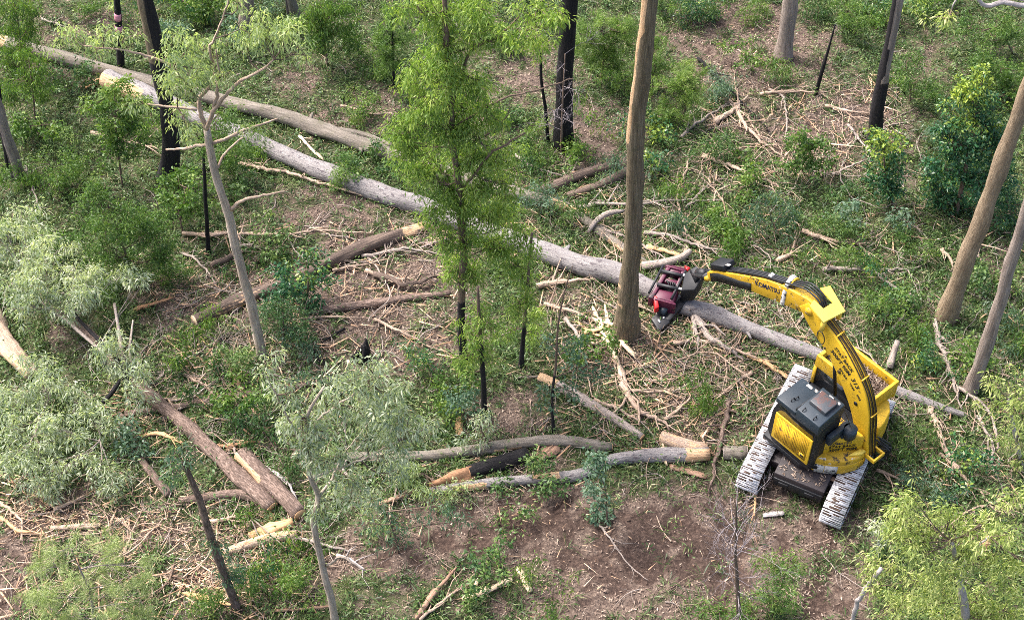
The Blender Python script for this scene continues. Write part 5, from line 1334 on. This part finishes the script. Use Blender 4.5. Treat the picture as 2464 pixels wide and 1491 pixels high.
# leafy crown of the felled rough tree, and branches in it
b0 = ground(200, 900)
root = thing('fallen_treetop', b0, 'silver green leafy crown of the felled rough tree, spread over the left side', 'fallen tree crown')
brs = [[(300, 890, 12, .8), (290, 820, 11, 1.1), (275, 730, 8, 1.4)], [(320, 930, 14, .5), (280, 860, 12, 1.0), (200, 780, 9, 1.3), (170, 740, 6, 1.6)], [(240, 975, 13, .6), (270, 945, 12, .8), (295, 905, 10, 1.0)],
       [(250, 850, 10, .8), (160, 770, 9, 1.2), (105, 735, 6, 1.4)], [(330, 930, 10, .5), (310, 850, 8, .9), (320, 770, 5, 1.2)]]
for i, br in enumerate(brs):
    pts = [at(px, py, z) for px, py, w, z in br]
    q, qr = resample(pts, [w / 2 / 86 for _, _, w, _ in br], .15)
    g = G(); g.tube(q, qr, n=7, lump=.12, seed=i); g.build('branch', M['charcoal' if i in (1, 2) else 'branch_grey'], root, b0, smooth=True)
CB = [(50, 520, 50, 26, .75, 2.6), (20, 570, 50, 30, .5, 2.5), (100, 570, 50, 30, .6, 2.5), (60, 620, 60, 32, .5, 2.3), (140, 610, 60, 32, .8, 2.4), (180, 650, 50, 30, .75, 2.3), (110, 670, 60, 32, .7, 2.2), (40, 690, 60, 34, .45, 2.0), (210, 690, 46, 28, .55, 2.0), (150, 710, 60, 30, .5, 1.9), (70, 740, 60, 30, .45, 1.8), (270, 680, 40, 20, .5, 1.8), (330, 690, 34, 16, .4, 1.6), (190, 750, 40, 22, .4, 1.5),
      (260, 830, 36, 30, .5, 1.4), (300, 860, 24, 20, .4, 1.2), (250, 880, 50, 26, .45, 1.2), (320, 910, 40, 24, .4, 1.1), (90, 890, 50, 28, .55, 1.4), (120, 940, 60, 32, .55, 1.5), (50, 960, 60, 34, .5, 1.4), (180, 970, 50, 30, .5, 1.3), (90, 1010, 60, 32, .6, 1.4), (30, 1040, 50, 34, .45, 1.3), (160, 1040, 60, 32, .55, 1.3), (220, 1020, 40, 26, .5, 1.1), (100, 1080, 60, 32, .5, 1.2), (40, 1110, 50, 30, .45, 1.0), (190, 1100, 56, 30, .55, 1.1), (120, 1140, 46, 26, .45, .9), (240, 1130, 40, 28, .5, .9), (270, 1170, 30, 24, .4, .7), (90, 1170, 36, 22, .4, .7), (330, 960, 30, 20, .4, .9)]
CB = [(a_, b_, c_, d_, e_ + .06, f_) for a_, b_, c_, d_, e_, f_ in CB]
g = G()
anch = np.array([at(x, y, .9) for x, y in ((330, 940), (290, 880), (240, 830), (180, 770), (110, 740), (250, 960), (180, 1000), (240, 1060), (100, 1000))])
foliage(g, [(c, (r[0], r[1], .55), tn) for c, r, tn in px_blobs(CB, z=1.0)], 'big', 0.62, twig_from=anch)
g.build('foliage', [M['leaf_silver'], M['branch_grey']], root, b0)

# cut leafy tops lying on the ground elsewhere
for (px, py), bl, lf, lab in [((620, 640), [(600, 620, 60, 26, .4, .4), (660, 600, 50, 24, .35, .4), (560, 650, 40, 20, .3, .3)], 'leaf_dark', 'dark green leafy branch lying beside the thin pale trunk'),
                          ((950, 1200), [(960, 1130, 50, 24, .45, .7), (1020, 1140, 50, 22, .45, .6), (980, 1180, 60, 24, .4, .5), (1060, 1180, 46, 20, .4, .5), (1120, 1180, 40, 18, .3, .5), (900, 1250, 50, 22, .4, .5)], 'leaf_pale', 'pale green cut foliage lying over the rotten orange log'),
                          ((640, 1330), [(600, 1240, 40, 18, .4, .3), (690, 1320, 44, 20, .35, .35), (740, 1330, 36, 20, .4, .35), (640, 1420, 50, 22, .35, .3)], 'leaf_mid', 'green cut leaves lying round the pinkish tan short log'),
                          ((610, 1000), [(560, 1000, 50, 24, .35, .5), (630, 1030, 50, 24, .3, .5), (680, 1120, 30, 24, .45, .5), (600, 1060, 40, 20, .3, .4), (450, 950, 40, 30, .3, .5), (520, 900, 50, 26, .25, .5), (430, 880, 40, 26, .3, .5)], 'leaf_dark', 'dark green cut foliage lying between the long thin pole and the short thick log')]:
    b0 = ground(px, py)
    root = thing('cut_foliage', b0, lab, 'cut foliage')
    q = [ground(px, py) + [0, 0, .1], at(*bl[0][:2], .3), at(*bl[1][:2], .3)]
    Q, rr = resample(q, [.03, .025, .01], .2)
    g = G(); g.tube(Q, rr, n=6); g.build('branch', M['branch_grey'], root, b0)
    g = G(); foliage(g, [(c, (r[0], r[1], .3), tn) for c, r, tn in px_blobs(bl, z=.4)], 'euc', .8, twig_from=Q); g.build('foliage', [M[lf], M['twig']], root, b0)

# ------------------------------------------------------------------ loose branches, traced one by one
#   points (px, py), width px, material, label
BR = [
    ([(575, 392), (640, 405), (720, 424), (800, 445), (900, 472), (1040, 522)], 9, 'branch_tan', 'long thin reddish pole lying parallel below the very long mottled trunk'),
    ([(220, 320), (270, 338), (330, 345), (392, 352)], 11, 'branch_tan', 'torn orange stick lying behind the bent burnt trunk'),
    ([(720, 325), (750, 360), (778, 385)], 9, 'wood_cream', 'cream splintered strip between the two longest trunks'),
    ([(1000, 262), (1050, 270), (1095, 278), (1122, 272)], 7, 'branch_tan', 'thin curved stick left of the slender gum at the back'),
    ([(820, 255), (860, 262), (900, 275), (950, 270)], 7, 'branch_tan', 'thin bent stick with an orange end behind the forked limb'),
    ([(1240, 372), (1280, 400), (1320, 410), (1380, 425)], 7, 'branch_grey', 'thin grey stick right of the slender gum'),
    ([(1440, 545), (1490, 562), (1550, 590), (1640, 640)], 8, 'branch_grey', 'thin grey stick leaning past the tall bare trunk'),
    ([(1550, 560), (1600, 566), (1660, 585), (1760, 612), (1800, 622)], 9, 'branch_grey', 'long pale stick behind the felling head'),
    ([(1390, 500), (1440, 492), (1520, 486), (1640, 480), (1740, 478)], 10, 'branch_grey', 'long level grey branch crossing behind the tall bare trunk'),
    ([(1555, 590), (1590, 600), (1640, 615)], 16, 'wood_fresh', 'orange torn slab beside the tall bare trunk'),
    ([(1720, 296), (1760, 262), (1800, 230)], 14, 'branch_tan', 'short thick pale stick sticking out of the brush below the leaf covered bank'),
    ([(1640, 330), (1700, 285), (1760, 250)], 9, 'branch_grey', 'straight grey stick pointing at the wattle bush'),
    ([(1830, 228), (1860, 222), (1920, 225), (1985, 222)], 9, 'branch_tan', 'pale arched stick lying level in the brush'),
    ([(1770, 250), (1800, 310), (1840, 350), (1890, 380)], 10, 'branch_tan', 'long curved tan branch running down through the brush'),
    ([(1755, 240), (1790, 275), (1835, 335), (1850, 350)], 6, 'branch_tan', 'thin stick crossing the long curved tan branch'),
    ([(1680, 140), (1740, 200), (1800, 265), (1870, 340)], 8, 'charcoal', 'thin charred pole fallen in the brush behind the wattle bush'),
    ([(1690, 375), (1760, 400), (1830, 432), (1880, 455)], 11, 'branch_tan', 'reddish branch lying below the brush'),
    ([(1850, 215), (1890, 235), (1900, 300), (1890, 350)], 6, 'branch_grey', 'thin upright grey stick in the brush'),
    ([(2040, 300), (2070, 335), (2105, 375)], 7, 'branch_grey', 'straight pale stick beside the foot of the charred trunk'),
    ([(2000, 420), (2050, 400), (2110, 370)], 6, 'branch_grey', 'thin stick pointing at the charred trunk'),
    ([(2070, 320), (2140, 300), (2200, 285)], 6, 'branch_grey', 'thin arched stick behind the charred trunk'),
    ([(1985, 255), (2050, 270), (2120, 278)], 7, 'branch_tan', 'pale stick lying level in front of the charred trunk'),
    ([(1650, 620), (1655, 540), (1640, 460), (1665, 350)], 10, 'branch_tan', 'tall crooked pale branch standing behind the felling head'),
    ([(1650, 500), (1700, 450), (1740, 430)], 6, 'branch_grey', 'thin side branch lying beside the tall crooked pale branch'),
    ([(1640, 560), (1670, 580), (1720, 605)], 10, 'branch_tan', 'thick short tan stick near the tall crooked pale branch'),
    ([(1930, 555), (1985, 572), (2040, 580), (2065, 600)], 11, 'branch_tan', 'pale bent branch in the grass right of the brush'),
    ([(2045, 575), (2080, 600), (2100, 640)], 7, 'branch_tan', 'short pale stick next to the pale bent branch'),
    ([(1980, 648), (2040, 650), (2100, 655), (2200, 650)], 12, 'branch_grey', 'level grey branch lying right of the machine elbow'),
    ([(2105, 655), (2150, 690), (2200, 710), (2225, 728)], 8, 'branch_grey', 'curved grey stick forking off the level grey branch'),
    ([(1870, 630), (1900, 618), (1930, 608)], 14, 'branch_tan', 'short thick stick with a pale cut end behind the machine arm'),
    ([(1950, 740), (2000, 755), (2030, 770)], 10, 'branch_tan', 'short pinkish stick next to the yellow elbow guard'),
    ([(2265, 600), (2290, 620), (2290, 650)], 9, 'branch_tan', 'broken pale stick left of the leaning tan trunk'),
    ([(2360, 575), (2345, 630), (2310, 660)], 10, 'branch_tan', 'broken pale stick against the right side of the leaning tan trunk'),
    ([(2250, 770), (2268, 830), (2290, 880), (2300, 930), (2315, 985)], 12, 'branch_grey', 'long grey branch between the two leaning trunks'),
    ([(2240, 980), (2255, 1060), (2290, 1110), (2340, 1165), (2395, 1215)], 13, 'branch_tan', 'long pale torn branch right of the machine tracks'),
    ([(2300, 930), (2360, 960), (2395, 1010), (2400, 1080)], 10, 'branch_grey', 'curved grey branch at the right below the slim grey trunk'),
    ([(2350, 1000), (2390, 1060), (2390, 1120), (2430, 1200)], 8, 'branch_grey', 'thin bent branch leaning over the light green sapling'),
    ([(2260, 1090), (2300, 1130), (2340, 1170), (2464, 1230)], 8, 'branch_tan', 'thin long stick running to the right edge behind the yellow green crown'),
    ([(2110, 1130), (2150, 1140), (2180, 1165)], 9, 'branch_tan', 'short stick right of the near crawler track'),
    ([(2220, 840), (2320, 870), (2464, 920)], 6, 'branch_tan', 'thin straight stick crossing behind the slim grey trunk'),
    ([(2150, 790), (2175, 760), (2180, 700)], 8, 'branch_grey', 'crooked upright grey stick in the grass left of the leaning tan trunk'),
    ([(1755, 965), (1740, 1040), (1725, 1100), (1705, 1185)], 13, 'bark_rough', 'long dark branch leaning beside the far crawler track'),
    ([(1640, 735), (1700, 800), (1745, 830), (1790, 860)], 18, 'branch_grey', 'grey limb lying just below the mottled trunk in front of the felling head'),
    ([(1665, 745), (1672, 800), (1678, 850)], 12, 'branch_grey', 'short pale stick pointing down below the felling head'),
    ([(1700, 760), (1730, 800), (1750, 830)], 10, 'branch_tan', 'short stick crossing the grey limb below the mottled trunk'),
    ([(1620, 826), (1690, 818), (1760, 830), (1830, 865), (1880, 880)], 10, 'branch_tan', 'bent tan branch left of the yellow tub'),
    ([(1790, 850), (1840, 870), (1900, 910)], 14, 'wood_fresh', 'torn orange branch in front of the far track'),
    ([(1810, 895), (1770, 920), (1690, 980)], 10, 'branch_tan', 'straight reddish stick left of the far track'),
    ([(1462, 800), (1440, 770), (1425, 735)], 11, 'wood_cream', 'cream splinter pointing up and left out of the splintered wood'),
    ([(1465, 805), (1462, 770), (1455, 728)], 12, 'wood_cream', 'upright cream splinter in the middle of the splintered wood'),
    ([(1468, 808), (1480, 775), (1488, 745)], 9, 'wood_cream', 'cream splinter pointing up and right out of the splintered wood'),
    ([(1460, 812), (1420, 800), (1385, 770)], 8, 'wood_fresh', 'orange splinter pointing far left out of the splintered wood'),
    ([(1458, 818), (1430, 826), (1395, 822)], 9, 'wood_cream', 'level cream splinter on the left of the splintered wood'),
    ([(1470, 812), (1500, 800), (1530, 778)], 8, 'wood_fresh', 'orange splinter pointing right towards the tall bare trunk'),
    ([(1440, 780), (1462, 820), (1488, 870), (1500, 920)], 13, 'wood_cream', 'big cream splintered slab standing among the splintered wood'),
    ([(1475, 850), (1500, 900), (1510, 960), (1480, 900)], 12, 'branch_tan', 'torn tan limb at the foot of the splintered slab'),
    ([(1420, 765), (1470, 780), (1505, 795)], 14, 'wood_cream', 'cream splinter lying towards the foot of the tall bare trunk'),
    ([(1400, 800), (1450, 790), (1500, 770)], 10, 'wood_fresh', 'orange splinter crossing the cream one by the tall bare trunk'),
    ([(1360, 765), (1400, 820), (1450, 850)], 10, 'branch_grey', 'grey stick left of the splintered slab'),
    ([(1490, 810), (1510, 840), (1530, 858)], 14, 'wood_cream', 'short wide cream splinter just below the tall bare trunk'),
    ([(1310, 730), (1380, 745), (1450, 775)], 10, 'branch_tan', 'reddish stick lying left of the splintered wood'),
    ([(1290, 688), (1340, 685), (1400, 678), (1440, 668)], 13, 'branch_tan', 'pale torn stick lying below the mottled trunk right of the gum'),
    ([(1500, 920), (1530, 990), (1570, 1010), (1610, 1035)], 15, 'branch_tan', 'thick tan branch running from the splinters towards the kinked log'),
    ([(1430, 960), (1500, 985), (1560, 1020)], 10, 'branch_tan', 'torn stick beside the pale log'),
    ([(1500, 935), (1580, 945), (1680, 935)], 8, 'branch_tan', 'thin tan stick lying level left of the machine'),
    ([(1600, 1010), (1660, 960), (1700, 930)], 8, 'branch_tan', 'slanting thin stick left of the machine'),
    ([(1590, 1055), (1600, 1110), (1605, 1120)], 8, 'wood_cream', 'short pale splinter across the kinked grey log'),
    ([(560, 600), (600, 590), (650, 600)], 10, 'branch_grey', 'short grey branch behind the thin pale trunk'),
    ([(440, 560), (540, 560), (640, 555), (760, 545), (900, 550)], 10, 'branch_tan', 'long level stick behind the old dark log'),
    ([(510, 640), (560, 620), (600, 605)], 18, 'log_dark', 'dark short branch at the left of the thin pale trunk'),
    ([(435, 605), (470, 625), (500, 655), (520, 690)], 7, 'branch_grey', 'curved grey stick left of the thin pale trunk'),
    ([(320, 745), (370, 730), (420, 715)], 12, 'wood_rot', 'reddish rotten stick by the brown earth on the left'),
    ([(800, 650), (860, 640), (940, 625)], 8, 'branch_tan', 'thin dark stick just below the old dark log'),
    ([(900, 660), (960, 690), (1020, 680), (1060, 668)], 15, 'log_dark', 'curved dark branch among the litter left of the gum'),
    ([(880, 650), (930, 670), (1000, 665)], 11, 'branch_tan', 'bent branch with a pale face next to the curved dark branch'),
    ([(870, 615), (960, 600), (1060, 615)], 9, 'branch_grey', 'thin grey stick below the upper end of the old dark log'),
    ([(700, 770), (790, 765), (900, 768)], 8, 'branch_tan', 'thin stick below the slim brown log'),
    ([(900, 768), (970, 800), (1030, 830), (1085, 845)], 8, 'branch_tan', 'long thin stick slanting down to the gum base'),
    ([(830, 790), (770, 830), (760, 870)], 6, 'charcoal', 'thin charred stick beside the burnt stump'),
    ([(740, 830), (770, 870), (800, 900)], 8, 'charcoal', 'short charred stick leaning above the silver green gum'),
    ([(530, 840), (560, 900), (590, 960), (640, 1030)], 8, 'bark_strip', 'long reddish bark strip hanging across the long thin pole'),
    ([(545, 870), (580, 930), (620, 1000), (665, 1070)], 7, 'bark_strip', 'second reddish bark strip beside the first'),
    ([(370, 920), (430, 880), (490, 845), (560, 800)], 9, 'branch_grey', 'long grey branch rising towards the thin pale trunk'),
    ([(430, 985), (500, 935), (560, 900)], 7, 'branch_grey', 'thin grey stick above the rough felled trunk'),
    ([(440, 900), (500, 930), (530, 960)], 8, 'branch_tan', 'pale stick with an orange tip above the long thin pole'),
    ([(520, 1075), (570, 1068), (620, 1060)], 12, 'wood_rot', 'reddish splinter lying behind the split log'),
    ([(640, 1125), (690, 1160), (715, 1200)], 10, 'branch_pale', 'pale peeled stick beside the split log'),
    ([(330, 1050), (380, 1040), (440, 1065)], 12, 'wood_fresh', 'orange torn wood under the rough felled trunk'),
    ([(500, 1255), (540, 1250), (575, 1245)], 11, 'branch_tan', 'short round stick left of the peeled orange split log'),
    ([(300, 1330), (320, 1280), (345, 1220)], 8, 'branch_tan', 'thin upright stick above the needle leaved shrub'),
    ([(0, 1240), (40, 1275), (110, 1285)], 10, 'wood_fresh', 'orange crooked stick at the left edge above the needle leaved shrub'),
    ([(0, 1210), (60, 1250), (55, 1300)], 8, 'branch_tan', 'tan sticks end at the left edge under the silver leaves'),
    ([(130, 1225), (200, 1200), (210, 1190)], 9, 'branch_tan', 'short tan stick below the silver leaves'),
    ([(440, 1425), (500, 1440), (560, 1455)], 13, 'wood_fresh', 'orange splintered board at the foot of the dark sapling'),
    ([(635, 1470), (720, 1464), (800, 1458)], 9, 'bark_strip', 'thin dark red stick lying level left of the thin crooked pale trunk base'),
    ([(700, 1290), (800, 1310), (860, 1320)], 9, 'branch_grey', 'grey stick behind the thin crooked pale trunk'),
    ([(810, 1335), (850, 1345), (880, 1375)], 9, 'branch_pale', 'pale crooked twig right of the thin crooked pale trunk'),
    ([(900, 1215), (960, 1195), (1010, 1180)], 9, 'bark_strip', 'torn reddish stick below the rotten log'),
    ([(930, 1300), (940, 1240), (935, 1200)], 8, 'branch_tan', 'pale upright stick at the edge of the bare soil'),
    ([(1000, 1488), (1040, 1430), (1075, 1390), (1100, 1362)], 13, 'bark_strip', 'dark brown split pole lying at the bottom edge'),
    ([(1010, 1490), (1060, 1440), (1110, 1390), (1165, 1345)], 8, 'branch_tan', 'long thin tan stick crossing the dark brown split pole'),
    ([(1440, 1260), (1480, 1310), (1520, 1365), (1560, 1395)], 5, 'branch_grey', 'thin grey twig fallen from the bluish sapling onto the soil'),
    ([(640, 1215), (655, 1240), (650, 1260)], 12, 'wood_fresh', 'orange splinter hanging from the sawn end of the rough trunk'),
    ([(840, 1150), (820, 1120), (900, 1040)], 7, 'branch_grey', 'pale twig inside the silver green leaves'),
    ([(60, 400), (80, 450), (105, 520)], 7, 'branch_grey', 'thin pale upright stick near the left edge above the silver leaves'),
    ([(100, 45), (130, 55), (160, 66)], 6, 'branch_grey', 'thin grey stick on the litter at the top left'),
    ([(2000, 1110), (2010, 1150), (2040, 1200)], 9, 'wood_rot', 'shaggy orange bark strip lying between the crawler tracks'),
    ([(1900, 1165), (1990, 1185), (2040, 1170), (2080, 1150)], 7, 'branch_tan', 'thin bent stick lying under the machine belly'),
    ([(1820, 1180), (1815, 1240)], 7, 'wood_fresh', 'orange splinter standing before the far track'),
]
for pts, w, mat, lab in BR:
    P, zz = [], 0.0
    for i, (px, py) in enumerate(pts):
        p0 = at(px, py, .12); r0 = w / 2 / scale_at(p0)
        P.append(at(px, py, float(gz(p0[0], p0[1])) + r0 + .06 + .10 * rng.random() * (0 < i < len(pts) - 1)))
    P = np.array(P); r0 = w / 2 / scale_at(P[0])
    if len(P) == 2:
        P = np.array([P[0], (P[0] + P[1]) / 2 + rng.normal(0, .03, 3), P[1]])
    b0 = P[len(P) // 2].copy(); b0[2] = float(gz(b0[0], b0[1]))
    g = G()
    if mat.startswith('wood') or mat == 'bark_strip':
        Q, rr = resample(P, np.linspace(r0 * 1.15, r0 * .6, len(P)), .1)
        Q[1:-1] += rng.normal(0, r0 * .12, Q[1:-1].shape)
        prof = rr * (.75 + .5 * rng.random(len(rr)))
        prof[0] *= .35; prof[-1] *= .25
        g.tube(Q, prof, n=6, lump=.35, flat=.55, seed=int(rng.integers(90)))
        for k in range(3):          # loose fibres torn from it
            i = int(rng.integers(0, len(Q) - 1)); d = unit(Q[min(i + 1, len(Q) - 1)] - Q[i]) + rng.normal(0, .35, 3) * [1, 1, .3]
            g.tube([Q[i], Q[i] + d * .15, Q[i] + d * .35], [r0 * .4, r0 * .3, r0 * .08], n=4, cap=False, seed=k)
    else:
        Q, rr = resample(P, np.linspace(r0 * 1.12, r0 * .34, len(P)), .15)
        Q[1:-1] += (np.cumsum(rng.normal(0, r0 * .30, Q[1:-1].shape), 0) + rng.normal(0, r0 * .25, Q[1:-1].shape)) * [1, 1, .3]
        g.tube(Q, rr, n=8, lump=.12, seed=int(rng.integers(90)))
        Lt = np.linalg.norm(P[-1] - P[0])
        for k in range(int(2 + Lt * 1.9)):
            i = int(rng.integers(1, len(Q) - 1)); az = rng.random() * 6.283
            d = unit(unit(Q[i + 1] - Q[i - 1]) + .9 * np.array([math.cos(az), math.sin(az), .25]))
            L = .25 + .9 * rng.random() ** 1.5
            g.tube([Q[i], Q[i] + d * L * .5 + rng.normal(0, .04, 3), Q[i] + d * L + rng.normal(0, .08, 3)], [rr[i] * .5, rr[i] * .38, rr[i] * .15], n=5, cap=False, seed=k)
    o = g.build('splinter' if mat.startswith('wood') else ('bark_strip' if mat == 'bark_strip' else 'fallen_branch'), M[mat], None, b0, smooth=not mat.startswith('wood'))
    tag(o, lab, 'splinter' if mat.startswith('wood') else ('bark strip' if mat == 'bark_strip' else 'branch'))


# split boards and slabs on the soil
def slab(p0, p1, w, mat, label, name='split_board'):
    a, b_ = ground(*p0), ground(*p1); a[2] += .09; b_[2] += .12
    d = unit(b_ - a); s = unit(np.cross(d, [0, 0, 1])); n_ = np.cross(s, d)
    Wm = w / scale_at(a); L = np.linalg.norm(b_ - a)
    g = G(); N = 9
    top, bk = [], []
    for i in range(N):
        f = i / (N - 1)
        wl = Wm / 2 * (.8 + .35 * rng.random()) * (1 if 0 < i < N - 1 else .7); wr = Wm / 2 * (.8 + .35 * rng.random()) * (1 if 0 < i < N - 1 else .7)
        c = a + d * L * f + n_ * .02 * math.sin(f * 3)
        top += [c + s * wl, c - s * wr, c - s * wr * .8 - n_ * .07, c + s * wl * .8 - n_ * .07]
        bk += [(.1, 0, f * L), (-.1, 0, f * L), (-.1, .05, f * L), (.1, .05, f * L)]
    F = [(i * 4 + j, i * 4 + (j + 1) % 4, i * 4 + 4 + (j + 1) % 4, i * 4 + 4 + j) for i in range(N - 1) for j in range(4)] + [(3, 2, 1, 0), (N * 4 - 4, N * 4 - 3, N * 4 - 2, N * 4 - 1)]
    b0 = (a + b_) / 2; b0[2] = float(gz(b0[0], b0[1]))
    g.add(np.array(top), F, np.array(bk))
    tag(g.build(name, M[mat], None, b0), label, 'board' if name == 'split_board' else 'bark slab')


slab((1112, 1440), (1180, 1416), 19, 'wood_cream', 'wide pale split board on the soil at the bottom')
slab((1172, 1420), (1232, 1396), 13, 'wood_cream', 'narrower pale board touching the end of the wide one')
slab((1246, 1366), (1276, 1426), 15, 'wood_cream', 'pale board lying upright on the soil, right of the other boards')
slab((1150, 1390), (1142, 1418), 8, 'wood_cream', 'small pale sliver just above the wide pale board')
slab((1106, 1005), (1104, 1052), 20, 'wood_fresh', 'tan bark slab standing in the grass above the arched grey log', 'bark_slab')
slab((1290, 1100), (1345, 1085), 34, 'bark_strip', 'broken brown bark slab at the end of the burnt black log', 'bark_slab')
slab((204, 208), (238, 204), 8, 'wood_fresh', 'orange splintered slab at the cut end of the very long trunk', 'bark_slab')
slab((222, 197), (250, 190), 7, 'wood_fresh', 'orange slab above the other one at the cut end of the very long trunk', 'bark_slab')
slab((1610, 1120), (1700, 1148), 16, 'bark_strip', 'brown bark slab lying below the orange torn end of the kinked log', 'bark_slab')
slab((1835, 1242), (1885, 1240), 13, 'branch_pale', 'whitish bark slab lying on the soil between the tracks and the dead bush', 'bark_slab')
slab((690, 1255), (600, 1285), 10, 'wood_cream', 'cream slab lying over the peeled orange split log', 'bark_slab')
slab((1350, 490), (1420, 512), 12, 'wood_fresh', 'orange torn slab on the broken end of the olive grey trunk', 'bark_slab')
slab((1500, 640), (1460, 652), 12, 'wood_fresh', 'orange slab behind the very long trunk at the tall bare trunk', 'bark_slab')
slab((1700, 740), (1740, 730), 9, 'wood_cream', 'pale splinter slab lying along the mottled trunk by the machine arm', 'bark_slab')
slab((2340, 1340), (2380, 1300), 26, 'wood_rot', 'reddish brown broken bark slab in a gap of the yellow green crown', 'bark_slab')

# sticks strewn in the slash, zone by zone
ZONES = [((1700, 2140), (225, 450), 40, 'branch_tan', 'thin bare stick in the tangled brush around the charred trunk'),
         ((1240, 1900), (390, 640), 30, 'branch_tan', 'thin bare stick on the grass behind the very long trunk and felling head'),
         ((1600, 1960), (640, 920), 26, 'branch_tan', 'thin bare stick in the grass round the machine arm'),
         ((1320, 1860), (720, 1080), 38, 'branch_tan', 'thin torn stick in the slash around the splintered wood'),
         ((1960, 2464), (520, 960), 34, 'branch_grey', 'thin grey stick in the grass beyond the machine'),
         ((2080, 2464), (960, 1250), 22, 'branch_tan', 'thin tan stick in the grass right of the crawler tracks'),
         ((440, 1080), (560, 900), 36, 'branch_grey', 'thin stick on the brown litter between the crooked tree and the gum'),
         ((0, 720), (1160, 1480), 40, 'branch_tan', 'thin tan stick among the chips in front of the rough felled trunk'),
         ((280, 800), (830, 1100), 24, 'branch_grey', 'thin stick among the cut foliage above the rough felled trunk')]
for (x0, x1), (y0, y1), n, mat, lab in ZONES:
    for i in range(int(n * 1.0)):
        p = ground(rng.uniform(x0, x1), rng.uniform(y0, y1)); r0 = .015 + .024 * rng.random() ** 2.2
        L = 1.0 + 3.0 * rng.random() ** 1.4; az = rng.random() * 6.283
        g = G()

        fallen_limb(g, p + [0, 0, r0 + .04], az, L, r0, .15 * rng.random(), 2)
        b0 = p.copy()
        mm = mat if rng.random() < .7 else ['branch_grey', 'branch_tan', 'twig'][int(rng.integers(3))]
        tag(g.build('stick', M[mm], None, b0, smooth=True), lab, 'stick', lab.replace('thin ', '').replace('stick', 'sticks', 1))
